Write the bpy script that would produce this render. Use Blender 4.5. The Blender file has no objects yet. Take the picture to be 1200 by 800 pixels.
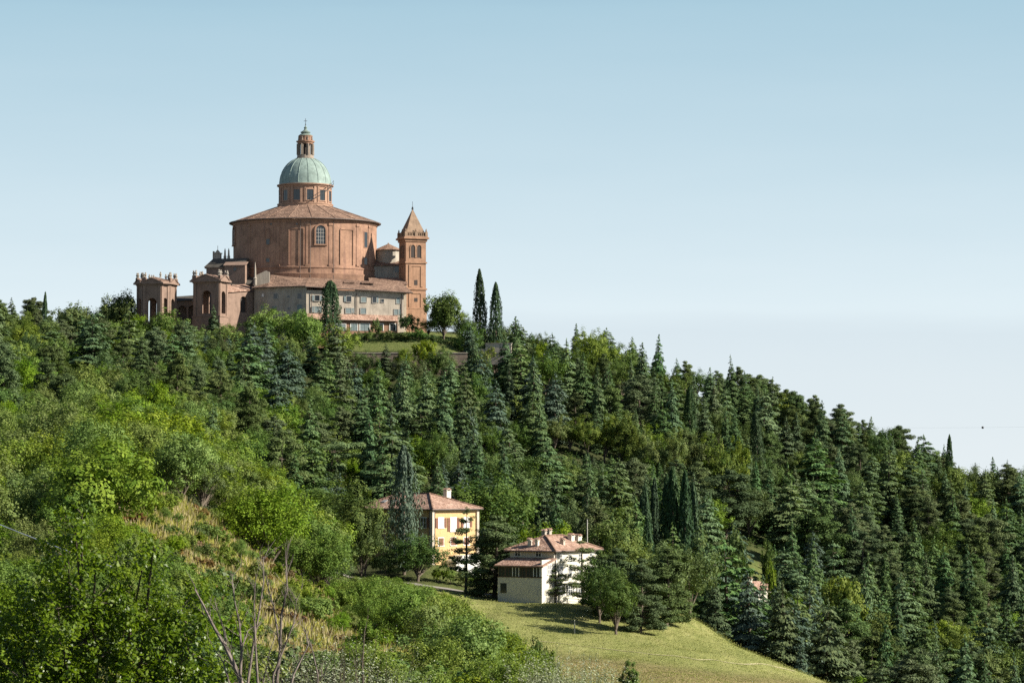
import bpy, math, random
import numpy as np
from mathutils import Matrix, Vector

R = math.radians
SC = bpy.context.scene
COL = SC.collection
rng = np.random.default_rng(7)
random.seed(7)

# ------------------------------------------------------------------ camera, sky, sun, exposure
F = 3300.0            # focal length in pixels of a 1200 px wide frame
HOR = 556.0           # eye level in the frame
PITCH = math.atan((HOR - 400.0) / F)
cam_d = bpy.data.cameras.new("camera")
cam_d.sensor_width = 36.0
cam_d.lens = F / 1200.0 * 36.0
cam_d.clip_start = 0.5
cam_d.clip_end = 60000.0
cam = bpy.data.objects.new("camera", cam_d)
COL.objects.link(cam)
cam.location = (0, 0, 0)
cam.rotation_euler = (R(90) + PITCH, 0, 0)
SC.camera = cam

SUN_EL, SUN_AZ = 31.0, 76.0     # azimuth: degrees to the right of the direction that faces the camera
to_sun = Vector((math.cos(R(SUN_EL)) * math.sin(R(SUN_AZ)), -math.cos(R(SUN_EL)) * math.cos(R(SUN_AZ)), math.sin(R(SUN_EL))))
world = bpy.data.worlds.new("World")
SC.world = world
world.use_nodes = True
wn, wl = world.node_tree.nodes, world.node_tree.links
wn.clear()
w_out = wn.new("ShaderNodeOutputWorld")
w_bg = wn.new("ShaderNodeBackground")
sky = wn.new("ShaderNodeTexSky")
sky.sky_type = 'NISHITA'
sky.sun_disc = False
sky.sun_elevation = R(SUN_EL)
sky.sun_rotation = math.atan2(to_sun.x, to_sun.y)
sky.altitude = 250.0
sky.air_density = 1.0
sky.dust_density = 1.0
sky.ozone_density = 3.0
w_bg.inputs['Strength'].default_value = 0.05
# summer haze lying low in the sky: paler and whiter towards the horizon
w_tc = wn.new("ShaderNodeTexCoord"); w_sep = wn.new("ShaderNodeSeparateXYZ"); wl.new(w_tc.outputs['Generated'], w_sep.inputs[0])
w_mr = wn.new("ShaderNodeMapRange"); w_mr.inputs['From Min'].default_value = -0.1; w_mr.inputs['From Max'].default_value = 0.5
w_no = wn.new("ShaderNodeTexNoise"); w_no.inputs['Scale'].default_value = 9.0; w_no.inputs['Detail'].default_value = 5.0
w_mp = wn.new("ShaderNodeMapping"); w_mp.inputs['Scale'].default_value = (1, 1, 7); wl.new(w_tc.outputs['Generated'], w_mp.inputs['Vector']); wl.new(w_mp.outputs[0], w_no.inputs['Vector'])
w_ma = wn.new("ShaderNodeMath"); w_ma.operation = 'MULTIPLY_ADD'; w_ma.inputs[1].default_value = 0.016; wl.new(w_no.outputs[0], w_ma.inputs[0])
w_m2 = wn.new("ShaderNodeMath"); w_m2.operation = 'SUBTRACT'; w_m2.inputs[1].default_value = 0.008; wl.new(w_sep.outputs['Z'], w_m2.inputs[0]); wl.new(w_m2.outputs[0], w_ma.inputs[2])
wl.new(w_ma.outputs[0], w_mr.inputs['Value'])
w_rc = wn.new("ShaderNodeValToRGB"); w_rf = wn.new("ShaderNodeValToRGB")
def w_ramp(node, stops):
    el = node.color_ramp.elements
    while len(el) < len(stops): el.new(0.5)
    for e, (z, c) in zip(el, stops): e.position = (z + 0.1) / 0.6; e.color = (c[0], c[1], c[2], 1)
    wl.new(w_mr.outputs[0], node.inputs[0])
w_ramp(w_rc, [(z, tuple(x / 6 for x in c)) for z, c in ((-0.1, (4.3, 4.75, 5.0)), (0.0, (4.4, 4.8, 5.0)), (0.050, (3.86, 4.40, 4.74)), (0.058, (4.14, 4.74, 5.04)), (0.107, (3.2, 4.05, 4.5)), (0.165, (2.28, 3.36, 3.96)), (0.3, (1.3, 2.5, 3.6)))])
w_ramp(w_rf, [(z, (f, f, f)) for z, f in ((-0.1, 0.92), (0.165, 0.90), (0.20, 0.3), (0.26, 0.0))])
w_sc = wn.new("ShaderNodeMix"); w_sc.data_type = 'RGBA'; w_sc.blend_type = 'MULTIPLY'; w_sc.clamp_result = False
w_sc.inputs[0].default_value = 1.0; w_sc.inputs[7].default_value = (11.1, 11.1, 11.1, 1); wl.new(w_rc.outputs[0], w_sc.inputs[6])
w_mx = wn.new("ShaderNodeMix"); w_mx.data_type = 'RGBA'
wl.new(w_rf.outputs[0], w_mx.inputs[0]); wl.new(sky.outputs[0], w_mx.inputs[6]); wl.new(w_sc.outputs[2], w_mx.inputs[7])
wl.new(w_mx.outputs[2], w_bg.inputs['Color'])
wl.new(w_bg.outputs[0], w_out.inputs['Surface'])

sun_d = bpy.data.lights.new("sun", 'SUN')
sun_d.energy = 5.0
sun_d.angle = R(0.53)
sun_d.color = (1.0, 0.945, 0.84)
sun = bpy.data.objects.new("sun", sun_d)
COL.objects.link(sun)
sun.rotation_euler = to_sun.to_track_quat('Z', 'Y').to_euler()
sun.location = (300, -100, 400)

SC.view_settings.view_transform = 'Standard'
SC.view_settings.look = 'None'
SC.view_settings.exposure = 1.05
SC.view_settings.gamma = 1.0
SC.view_settings.use_curve_mapping = False
try:
    SC.cycles.max_bounces = 6
    SC.cycles.diffuse_bounces = 3
    SC.cycles.transmission_bounces = 3
    SC.cycles.volume_bounces = 1
    SC.cycles.use_denoising = False
    SC.cycles.denoiser = 'OPENIMAGEDENOISE'
    SC.cycles.denoising_input_passes = 'RGB_ALBEDO_NORMAL'
    SC.cycles.denoising_prefilter = 'NONE'
    SC.cycles.use_adaptive_sampling = True
except Exception:
    pass

CP, SP = math.cos(PITCH), math.sin(PITCH)
def at(u, v, Y):
    """world point at depth Y that stands where photo pixel (u, v) is"""
    a, c = (u - 600.0) / F, (400.0 - v) / F
    dy, dz = CP - c * SP, SP + c * CP
    return Vector((a * Y / dy, Y, dz * Y / dy))
def proj(x, y, z):
    yc, zc = y * CP + z * SP, -y * SP + z * CP
    return 600.0 + F * x / yc, 400.0 - F * zc / yc
def zat(v, Y):
    return at(600, v, Y).z
def xat(u, Y):
    return (u - 600.0) / F * Y / CP * 0.9989

# ------------------------------------------------------------------ helpers
def tag(o, label=None, cat=None, group=None, kind=None):
    if label: o["label"] = label
    if cat: o["category"] = cat
    if group: o["group"] = group
    if kind: o["kind"] = kind
    return o

def empty(name, loc, rz=0.0):
    o = bpy.data.objects.new(name, None)
    o.empty_display_size = 0.5
    COL.objects.link(o)
    o.location = loc
    o.rotation_euler = (0, 0, rz)
    return o

class MB:
    def __init__(self, M=None):
        self.v, self.f, self.M = [], [], M
    def add(self, vs, fs):
        n = len(self.v)
        if self.M is not None:
            vs = [tuple(self.M @ Vector(p)) for p in vs]
        self.v += [tuple(p) for p in vs]
        self.f += [tuple(i + n for i in f) for f in fs]
    def box(self, x0, x1, y0, y1, z0, z1):
        self.add([(x0, y0, z0), (x1, y0, z0), (x1, y1, z0), (x0, y1, z0), (x0, y0, z1), (x1, y0, z1), (x1, y1, z1), (x0, y1, z1)],
                 [(3, 2, 1, 0), (4, 5, 6, 7), (0, 1, 5, 4), (1, 2, 6, 5), (2, 3, 7, 6), (3, 0, 4, 7)])
    def prism(self, poly, z0, z1):
        """vertical prism over a plan polygon (counter-clockwise)"""
        n = len(poly)
        vs = [(x, y, z0) for x, y in poly] + [(x, y, z1) for x, y in poly]
        self.add(vs, [tuple(range(n - 1, -1, -1)), tuple(range(n, 2 * n))] + [(i, (i + 1) % n, n + (i + 1) % n, n + i) for i in range(n)])
    def slab(self, poly3, th):
        """sheet through 3-D points, thickened straight down"""
        n = len(poly3)
        vs = [tuple(p) for p in poly3] + [(p[0], p[1], p[2] - th) for p in poly3]
        self.add(vs, [tuple(range(n)), tuple(range(2 * n - 1, n - 1, -1))] + [(i, n + i, n + (i + 1) % n, (i + 1) % n) for i in range(n)])
    def extr(self, poly, y0, y1):
        """polygon in x,z extruded along y"""
        n = len(poly)
        vs = [(x, y0, z) for x, z in poly] + [(x, y1, z) for x, z in poly]
        self.add(vs, [tuple(range(n)), tuple(range(2 * n - 1, n - 1, -1))] + [(i, n + i, n + (i + 1) % n, (i + 1) % n) for i in range(n)])
    def lathe(self, prof, n=32, sx=1.0, sy=1.0, caps=True, cx=0.0, cy=0.0, ph=0.0):
        vs, fs, m = [], [], len(prof)
        for r, z in prof:
            for k in range(n):
                a = 2 * math.pi * k / n + ph
                vs.append((cx + r * sx * math.cos(a), cy + r * sy * math.sin(a), z))
        for i in range(m - 1):
            for k in range(n):
                k2 = (k + 1) % n
                fs.append((i * n + k, i * n + k2, (i + 1) * n + k2, (i + 1) * n + k))
        if caps:
            fs.append(tuple(range(n - 1, -1, -1)))
            fs.append(tuple((m - 1) * n + k for k in range(n)))
        self.add(vs, fs)
    def tube(self, pts, rad, n=6):
        pts = [Vector(p) for p in pts]
        m = len(pts)
        if not hasattr(rad, '__len__'): rad = [rad] * m
        vs, fs = [], []
        for i, p in enumerate(pts):
            d = (pts[min(i + 1, m - 1)] - pts[max(i - 1, 0)])
            if d.length < 1e-9: d = Vector((0, 0, 1))
            d.normalize()
            a = d.cross(Vector((0, 0, 1)) if abs(d.z) < 0.95 else Vector((1, 0, 0))).normalized()
            b = d.cross(a)
            for k in range(n):
                t = 2 * math.pi * k / n
                q = p + (a * math.cos(t) + b * math.sin(t)) * rad[i]
                vs.append(tuple(q))
        for i in range(m - 1):
            for k in range(n):
                k2 = (k + 1) % n
                fs.append((i * n + k, i * n + k2, (i + 1) * n + k2, (i + 1) * n + k))
        fs.append(tuple(range(n))); fs.append(tuple((m - 1) * n + k for k in range(n - 1, -1, -1)))
        self.add(vs, fs)
    def mesh(self, name, mat, smooth=False):
        me = bpy.data.meshes.new(name)
        me.from_pydata(self.v, [], self.f)
        if mat: me.materials.append(mat)
        if smooth:
            me.polygons.foreach_set("use_smooth", [True] * len(me.polygons))
        me.update()
        return me
    def build(self, name, mat, parent=None, smooth=False, loc=None):
        o = bpy.data.objects.new(name, self.mesh(name, mat, smooth))
        COL.objects.link(o)
        if parent: o.parent = parent
        if loc: o.location = loc
        if smooth:
            me = o.data
            try: me.set_sharp_from_angle(angle=R(40))
            except Exception: pass
        return o

def frame(origin, right, up=(0, 0, 1)):
    """matrix whose x runs along `right`, z up and -y out of the wall"""
    r = Vector(right).normalized(); z = Vector(up); y = z.cross(r)
    return Matrix(((r.x, y.x, z.x, origin[0]), (r.y, y.y, z.y, origin[1]), (r.z, y.z, z.z, origin[2]), (0, 0, 0, 1)))

def arch_poly(w, h, n=10):
    """round-headed outline, x -w/2..w/2, z 0..h"""
    r = w / 2
    pts = [(-r, 0), (r, 0)]
    for k in range(n + 1):
        a = math.pi * k / n
        pts.append((r * math.cos(a), h - r + r * math.sin(a)))
    return pts

# ------------------------------------------------------------------ materials
def new_mat(name):
    m = bpy.data.materials.new(name); m.use_nodes = True
    nt = m.node_tree; nt.nodes.clear()
    out = nt.nodes.new("ShaderNodeOutputMaterial")
    b = nt.nodes.new("ShaderNodeBsdfPrincipled")
    nt.links.new(b.outputs[0], out.inputs['Surface'])
    return m, nt, b, out
def c4(c): return (c[0], c[1], c[2], 1.0)
def noise(nt, scale, detail=4, rough=0.6, coord='Object', stretch=None):
    tc = nt.nodes.new("ShaderNodeTexCoord")
    n = nt.nodes.new("ShaderNodeTexNoise")
    n.inputs['Scale'].default_value = scale; n.inputs['Detail'].default_value = detail; n.inputs['Roughness'].default_value = rough
    if coord == 'World':
        g = nt.nodes.new("ShaderNodeNewGeometry"); src = g.outputs['Position']
    else: src = tc.outputs[coord]
    if stretch:
        mp = nt.nodes.new("ShaderNodeMapping"); mp.inputs['Scale'].default_value = stretch
        nt.links.new(src, mp.inputs['Vector']); src = mp.outputs[0]
    nt.links.new(src, n.inputs['Vector'])
    return n
def ramp(nt, src, stops):
    r = nt.nodes.new("ShaderNodeValToRGB")
    el = r.color_ramp.elements
    while len(el) < len(stops): el.new(0.5)
    for e, (p, c) in zip(el, stops):
        e.position = p; e.color = c4(c)
    nt.links.new(src, r.inputs[0])
    return r
def mixc(nt, fac, a, b, mode='MIX'):
    m = nt.nodes.new("ShaderNodeMix"); m.data_type = 'RGBA'; m.blend_type = mode
    for sock, val in ((m.inputs[0], fac), (m.inputs[6], a), (m.inputs[7], b)):
        if hasattr(val, 'is_output'): nt.links.new(val, sock)
        elif isinstance(val, (int, float)): sock.default_value = val
        else: sock.default_value = c4(val)
    return m.outputs[2]
def mat_wall(name, c, var=0.25, scale=0.6, stain=None, rough=0.9, bump=0.3, fine=6.0):
    """weathered masonry or plaster: broad patches, streaks running down and fine grain"""
    m, nt, b, out = new_mat(name)
    lo = tuple(x * (1 - var) for x in c); hi = tuple(min(1, x * (1 + var * 0.6)) for x in c)
    n1 = noise(nt, scale, 5, 0.65)
    base = ramp(nt, n1.outputs[0], [(0.3, lo), (0.5, c), (0.72, hi)]).outputs[0]
    n2 = noise(nt, 1.0, 4, 0.6, stretch=(1.6, 1.6, 0.12))
    st = ramp(nt, n2.outputs[0], [(0.45, (0, 0, 0)), (0.75, (1, 1, 1))]).outputs[0]
    sc = stain or tuple(x * 0.55 for x in c)
    mm = nt.nodes.new("ShaderNodeMath"); mm.operation = 'MULTIPLY'; mm.inputs[1].default_value = 0.7
    nt.links.new(st, mm.inputs[0])
    col = mixc(nt, mm.outputs[0], base, sc)
    n3 = noise(nt, fine, 3, 0.7)
    g = ramp(nt, n3.outputs[0], [(0.3, (0.82, 0.82, 0.82)), (0.7, (1.1, 1.1, 1.1))]).outputs[0]
    col = mixc(nt, 1.0, col, g, 'MULTIPLY')
    nt.links.new(col, b.inputs['Base Color'])
    b.inputs['Roughness'].default_value = rough
    b.inputs['Specular IOR Level'].default_value = 0.2
    bp = nt.nodes.new("ShaderNodeBump"); bp.inputs['Strength'].default_value = bump; bp.inputs['Distance'].default_value = 0.05
    nt.links.new(n3.outputs[0], bp.inputs['Height']); nt.links.new(bp.outputs[0], b.inputs['Normal'])
    return m
def mat_roof(name, c, c2, c3):
    """old clay tiles: tile-sized colour cells, rows of barrels in the bump"""
    m, nt, b, out = new_mat(name)
    tc = nt.nodes.new("ShaderNodeTexCoord")
    vo = nt.nodes.new("ShaderNodeTexVoronoi"); vo.inputs['Scale'].default_value = 2.6
    nt.links.new(tc.outputs['Object'], vo.inputs['Vector'])
    sep = nt.nodes.new("ShaderNodeSeparateColor"); nt.links.new(vo.outputs['Color'], sep.inputs[0])
    a = ramp(nt, sep.outputs[0], [(0.0, c2), (0.45, c), (1.0, c3)]).outputs[0]
    n1 = noise(nt, 0.35, 5, 0.7)
    st = ramp(nt, n1.outputs[0], [(0.42, (0, 0, 0)), (0.7, (0.8, 0.8, 0.8))]).outputs[0]
    col = mixc(nt, st, a, tuple(x * 0.6 for x in c2))
    nt.links.new(col, b.inputs['Base Color']); b.inputs['Roughness'].default_value = 0.95
    b.inputs['Specular IOR Level'].default_value = 0.1
    bp = nt.nodes.new("ShaderNodeBump"); bp.inputs['Strength'].default_value = 0.8; bp.inputs['Distance'].default_value = 0.12
    nt.links.new(vo.outputs['Distance'], bp.inputs['Height']); nt.links.new(bp.outputs[0], b.inputs['Normal'])
    return m
def mat_plain(name, c, rough=0.6, metal=0.0, spec=0.3, var=0.15, scale=3.0):
    m, nt, b, out = new_mat(name)
    n = noise(nt, scale, 3, 0.6)
    col = ramp(nt, n.outputs[0], [(0.3, tuple(x * (1 - var) for x in c)), (0.7, tuple(min(1, x * (1 + var)) for x in c))]).outputs[0]
    nt.links.new(col, b.inputs['Base Color'])
    b.inputs['Roughness'].default_value = rough; b.inputs['Metallic'].default_value = metal
    b.inputs['Specular IOR Level'].default_value = spec
    return m
def mat_leaf(name, dark, light, trans=0.25, hue=0.02, val=0.25, rough=0.6, spec=0.08, sat=0.15):
    """leaves: two tints of the leaf itself picked per leaf, a shift per tree, some light through"""
    m, nt, b, out = new_mat(name)
    at_ = nt.nodes.new("ShaderNodeAttribute"); at_.attribute_name = "tone"
    col = mixc(nt, at_.outputs['Fac'], dark, light)
    oi = nt.nodes.new("ShaderNodeObjectInfo")
    hs = nt.nodes.new("ShaderNodeHueSaturation")
    def rng_node(lo, hi, mul):
        a = nt.nodes.new("ShaderNodeMath"); a.operation = 'MULTIPLY'; a.inputs[1].default_value = mul
        nt.links.new(oi.outputs['Random'], a.inputs[0])
        f = nt.nodes.new("ShaderNodeMath"); f.operation = 'FRACT'; nt.links.new(a.outputs[0], f.inputs[0])
        mr = nt.nodes.new("ShaderNodeMapRange"); mr.inputs['To Min'].default_value = lo; mr.inputs['To Max'].default_value = hi
        nt.links.new(f.outputs[0], mr.inputs['Value'])
        return mr.outputs[0]
    nt.links.new(rng_node(0.5 - hue, 0.5 + hue, 1.0), hs.inputs['Hue'])
    nt.links.new(rng_node(1 - val, 1 + val, 7.31), hs.inputs['Value'])
    nt.links.new(rng_node(1 - sat, 1 + sat, 13.7), hs.inputs['Saturation'])
    nt.links.new(col, hs.inputs['Color'])
    nt.links.new(hs.outputs[0], b.inputs['Base Color'])
    b.inputs['Roughness'].default_value = rough; b.inputs['Specular IOR Level'].default_value = spec
    tr = nt.nodes.new("ShaderNodeBsdfTranslucent")
    br = mixc(nt, 1.0, hs.outputs[0], (1.25, 1.35, 0.7), 'MULTIPLY')
    nt.links.new(br, tr.inputs['Color'])
    ms = nt.nodes.new("ShaderNodeMixShader"); ms.inputs[0].default_value = trans
    nt.links.new(b.outputs[0], ms.inputs[1]); nt.links.new(tr.outputs[0], ms.inputs[2])
    nt.links.new(ms.outputs[0], out.inputs['Surface'])
    return m

M = {}
M['brick'] = mat_wall('rose_brick', (0.299, 0.1748, 0.115), 0.42, 0.22, (0.17, 0.095, 0.075), fine=1.6)
M['brick_trim'] = mat_wall('brick_trim', (0.2852, 0.1638, 0.1086), 0.2, 0.5)
M['tower_brick'] = mat_wall('tower_brick', (0.3404, 0.1978, 0.1242), 0.3, 0.5)
M['drum'] = mat_wall('drum_plaster', (0.3312, 0.207, 0.1426), 0.22, 0.6)
M['stone'] = mat_wall('pale_stone', (0.322, 0.276, 0.2254), 0.2, 0.8)
M['portico'] = mat_wall('portico_plaster', (0.23, 0.1564, 0.1178), 0.3, 0.6, (0.19, 0.13, 0.10))
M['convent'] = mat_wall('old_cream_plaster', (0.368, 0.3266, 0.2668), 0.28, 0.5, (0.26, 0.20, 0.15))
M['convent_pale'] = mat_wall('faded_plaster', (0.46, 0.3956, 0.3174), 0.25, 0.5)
M['spire'] = mat_wall('spire_tiles', (0.27, 0.185, 0.125), 0.3, 0.6)
M['lantern'] = mat_wall('lantern_stone', (0.24, 0.195, 0.155), 0.25, 0.8)
M['dark_roof'] = mat_wall('weathered_dark_roof', (0.085, 0.075, 0.062), 0.35, 0.8, (0.05, 0.05, 0.045))
M['old_brick'] = mat_wall('old_dark_brick', (0.20, 0.155, 0.12), 0.3, 0.6, (0.10, 0.08, 0.065))
M['tile'] = mat_roof('clay_tiles', (0.215, 0.135, 0.095), (0.14, 0.09, 0.068), (0.30, 0.20, 0.145))
M['tile_pink'] = mat_roof('pink_clay_tiles', (0.34, 0.215, 0.16), (0.26, 0.155, 0.11), (0.42, 0.29, 0.22))
M['copper'] = mat_wall('green_copper', (0.2208, 0.2806, 0.2484), 0.3, 0.4, (0.13, 0.18, 0.155), rough=0.7, fine=1.5)
M['copper_dark'] = mat_wall('dark_copper', (0.16, 0.20, 0.17), 0.25, 0.8, rough=0.7)
M['iron'] = mat_plain('dark_iron', (0.05, 0.05, 0.05), 0.6, 0.3)
M['glass'] = mat_plain('dark_glass', (0.025, 0.03, 0.035), 0.12, 0.0, 0.6)
M['dark'] = mat_plain('dark_interior', (0.05, 0.04, 0.035), 0.9)
M['frame'] = mat_plain('window_frame', (0.35, 0.32, 0.28), 0.7)
M['frame_white'] = mat_plain('white_frame', (0.70, 0.68, 0.63), 0.6)
M['yellow'] = mat_wall('ochre_plaster', (0.506, 0.345, 0.1702), 0.14, 0.5, (0.50, 0.30, 0.13), fine=4.0, bump=0.15)
M['white'] = mat_wall('white_plaster', (0.5704, 0.5336, 0.4416), 0.08, 0.5, (0.6, 0.55, 0.45), fine=4.0, bump=0.15)
M['shutter'] = mat_plain('brown_shutter', (0.17, 0.075, 0.045), 0.7)
M['shutter_grey'] = mat_plain('grey_shutter', (0.22, 0.22, 0.22), 0.7)
M['shutter_teal'] = mat_plain('faded_shutter', (0.17, 0.21, 0.21), 0.7)
M['wood'] = mat_plain('dark_wood', (0.09, 0.06, 0.045), 0.8)
M['gutter'] = mat_plain('gutter_metal', (0.12, 0.09, 0.075), 0.6)
M['bark'] = mat_wall('bark', (0.12, 0.095, 0.07), 0.3, 2.0, bump=0.6)
M['bark_pale'] = mat_wall('pale_dead_wood', (0.19, 0.155, 0.13), 0.4, 3.0, (0.05, 0.038, 0.032), bump=0.6)
M['pole'] = mat_plain('grey_pole', (0.40, 0.38, 0.34), 0.8)
M['cable'] = mat_plain('cable_sheath', (0.55, 0.56, 0.57), 0.6)
M['cable_dark'] = mat_plain('dark_cable', (0.10, 0.11, 0.12), 0.6)
M['canvas'] = mat_plain('parasol_canvas', (0.55, 0.56, 0.26), 0.8)
M['road'] = mat_wall('worn_asphalt', (0.26, 0.235, 0.20), 0.15, 0.6)
M['path'] = mat_wall('trodden_path', (0.36, 0.325, 0.17), 0.2, 0.8)

M['cedar'] = mat_leaf('cedar_needles', (0.058, 0.102, 0.046), (0.148, 0.2, 0.074), 0.15, 0.025, 0.25)
M['fir'] = mat_leaf('fir_needles', (0.044, 0.084, 0.04), (0.116, 0.168, 0.062), 0.12, 0.02, 0.25)
M['bluefir'] = mat_leaf('blue_fir_needles', (0.048, 0.082, 0.06), (0.115, 0.155, 0.098), 0.12, 0.01, 0.1)
M['pine'] = mat_leaf('pine_needles', (0.048, 0.078, 0.032), (0.13, 0.165, 0.06), 0.12, 0.02, 0.2)
M['cypress'] = mat_leaf('cypress_sprays', (0.024, 0.048, 0.026), (0.068, 0.108, 0.042), 0.10, 0.015, 0.2)
M['broad'] = mat_leaf('broad_leaves', (0.088, 0.145, 0.024), (0.195, 0.25, 0.046), 0.22, 0.018, 0.16)
M['broad_dark'] = mat_leaf('dark_broad_leaves', (0.058, 0.1, 0.03), (0.138, 0.185, 0.05), 0.22, 0.02, 0.22)
M['broad_yellow'] = mat_leaf('yellow_green_leaves', (0.115, 0.165, 0.03), (0.225, 0.265, 0.05), 0.32, 0.008, 0.15)
M['plane'] = mat_leaf('plane_leaves', (0.078, 0.12, 0.028), (0.18, 0.208, 0.048), 0.25, 0.008, 0.18)
M['shrub'] = mat_leaf('shrub_leaves', (0.09, 0.145, 0.024), (0.205, 0.25, 0.046), 0.30, 0.02, 0.2)
M['olive'] = mat_leaf('silver_leaves', (0.24, 0.275, 0.16), (0.42, 0.44, 0.31), 0.25, 0.015, 0.15)
M['near_leaf'] = mat_leaf('glossy_leaves', (.050,.098,.007), (.150,.215,.018), 0.40, 0.01, 0.08, rough=0.40, spec=0.30)
M['dry'] = mat_leaf('dry_stems', (0.26, 0.23, 0.085), (0.46, 0.38, 0.18), 0.25, 0.02, 0.15)
M['rust'] = mat_leaf('rusty_bracken', (0.13, 0.085, 0.04), (0.24, 0.155, 0.07), 0.25, 0.02, 0.2)
M['under'] = mat_leaf('undergrowth_leaves', (0.026, 0.046, 0.018), (0.07, 0.094, 0.03), 0.25, 0.02, 0.2)
M['mown'] = mat_leaf('mown_grass_blades', (0.2, 0.218, 0.07), (0.31, 0.31, 0.118), 0.25, 0.02, 0.15)
M['haygreen'] = mat_leaf('hay_blades', (.19, .21, .045), (.35, .33, .09), 0.25, 0.02, 0.15)
M['bloom'] = mat_leaf('green_grass_blades', (0.15, 0.175, 0.035), (0.29, 0.28, 0.075), 0.25, 0.02, 0.15)

# ------------------------------------------------------------------ terrain
near = [(-60, 2.0), (0, -1.7), (20, -5.0), (60, -9.0), (100, -11.5)]
PROF = {
    -300: [(150, 790), (230, 690), (300, 620), (370, 565), (500, 505), (650, 445), (780, 402), (830, 396), (900, 402), (1000, 450), (1300, 640)],
    0:   [(150, 785), (230, 690), (300, 622), (370, 568), (500, 508), (650, 447), (780, 402), (830, 396), (900, 404), (1000, 450), (1300, 640)],
    100: [(140, 790), (200, 705), (240, 655), (300, 606), (370, 560), (480, 522), (620, 468), (740, 421), (780, 404), (830, 397), (900, 406), (1000, 452), (1300, 640)],
    200: [(135, 800), (190, 722), (240, 665), (300, 612), (350, 580), (450, 545), (600, 487), (720, 432), (775, 400), (830, 398), (900, 408), (1000, 455), (1300, 650)],
    300: [(135, 815), (200, 740), (250, 695), (300, 668), (350, 650), (420, 620), (500, 585), (600, 525), (720, 440), (768, 402), (830, 398), (900, 410), (1000, 455), (1300, 660)],
    400: [(130, 830), (200, 770), (280, 724), (330, 706), (380, 699), (440, 681), (460, 671), (490, 655), (540, 625), (620, 558), (700, 488), (743, 437), (768, 413), (800, 410), (830, 409), (900, 418), (1000, 460), (1300, 660)],
    500: [(130, 865), (200, 805), (280, 752), (330, 728), (380, 716), (440, 694), (460, 683), (482, 656), (530, 632), (620, 560), (700, 490), (743, 438), (768, 413), (800, 410), (830, 409), (900, 420), (1000, 470), (1300, 670)],
    600: [(130, 890), (200, 848), (300, 800), (375, 760), (412, 726), (430, 707), (450, 699), (480, 690), (540, 668), (600, 612), (700, 505), (780, 425), (830, 412), (900, 424), (1000, 480), (1300, 690)],
    700: [(130, 900), (200, 872), (300, 828), (375, 776), (412, 737), (432, 710), (452, 703), (500, 700), (540, 690), (600, 642), (700, 535), (790, 440), (830, 431), (900, 445), (1000, 500), (1300, 700)],
    800: [(200, 885), (300, 838), (380, 780), (430, 733), (446, 718), (458, 717), (490, 735), (540, 722), (600, 680), (700, 572), (790, 472), (830, 464), (900, 480), (1000, 540), (1300, 720)],
    900: [(200, 895), (300, 860), (380, 801), (412, 774), (428, 773), (470, 808), (520, 800), (600, 722), (700, 612), (790, 510), (830, 502), (900, 520), (1000, 580), (1300, 740)],
    1000: [(200, 900), (300, 880), (380, 828), (410, 810), (430, 815), (480, 858), (540, 840), (600, 768), (700, 652), (790, 542), (830, 535), (900, 556), (1000, 610), (1300, 750)],
    1200: [(200, 920), (300, 915), (400, 855), (430, 865), (500, 890), (560, 850), (650, 752), (720, 686), (800, 606), (830, 600), (900, 622), (1000, 660), (1300, 760)],
    1500: [(200, 940), (300, 940), (400, 890), (430, 900), (500, 920), (560, 890), (650, 800), (720, 735), (800, 650), (830, 645), (900, 665), (1000, 700), (1300, 780)],
}
YG = np.arange(-60, 1301, 2.0)
UC = np.array(sorted(PROF), float)
TAB = []
for uc in UC:
    ys = [a for a, b in near] + [a for a, b in PROF[int(uc)]]
    zs = [b for a, b in near] + [zat(b, a) for a, b in PROF[int(uc)]]
    z = np.interp(YG, ys, zs)
    ker = np.exp(-0.5 * (np.arange(-12, 13) / 3.0) ** 2); ker /= ker.sum()
    TAB.append(np.convolve(np.pad(z, 12, mode='edge'), ker, 'valid'))
TAB = np.array(TAB)
UF = np.arange(-300, 1501, 10.0)
TF = np.zeros((len(UF), len(YG)))
for i, u in enumerate(UF):                       # Catmull-Rom across the columns (uneven spacing via finite-difference tangents)
    j = min(max(np.searchsorted(UC, u, side='right') - 1, 0), len(UC) - 2)
    h = UC[j + 1] - UC[j]; t = (u - UC[j]) / h
    def tan(k):
        a, b = max(k - 1, 0), min(k + 1, len(UC) - 1)
        return (TAB[b] - TAB[a]) / (UC[b] - UC[a])
    m0, m1 = tan(j) * h, tan(j + 1) * h
    TF[i] = (2 * t**3 - 3 * t**2 + 1) * TAB[j] + (t**3 - 2 * t**2 + t) * m0 + (-2 * t**3 + 3 * t**2) * TAB[j + 1] + (t**3 - t**2) * m1
WALL_Y = 745.0
def sstep(a, b, x):
    t = np.clip((x - a) / (b - a), 0, 1); return t * t * (3 - 2 * t)
def vnoise(x, y, s, seed=0):
    """smooth value noise in -1..1"""
    x = np.asarray(x, float) / s + seed * 17.3; y = np.asarray(y, float) / s + seed * 9.1
    xi, yi = np.floor(x), np.floor(y); fx, fy = x - xi, y - yi
    fx = fx * fx * (3 - 2 * fx); fy = fy * fy * (3 - 2 * fy)
    def h(a, b):
        v = np.sin(a * 127.1 + b * 311.7 + seed * 74.7) * 43758.5453
        return (v - np.floor(v)) * 2 - 1
    return (h(xi, yi) * (1 - fx) + h(xi + 1, yi) * fx) * (1 - fy) + (h(xi, yi + 1) * (1 - fx) + h(xi + 1, yi + 1) * fx) * fy
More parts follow.
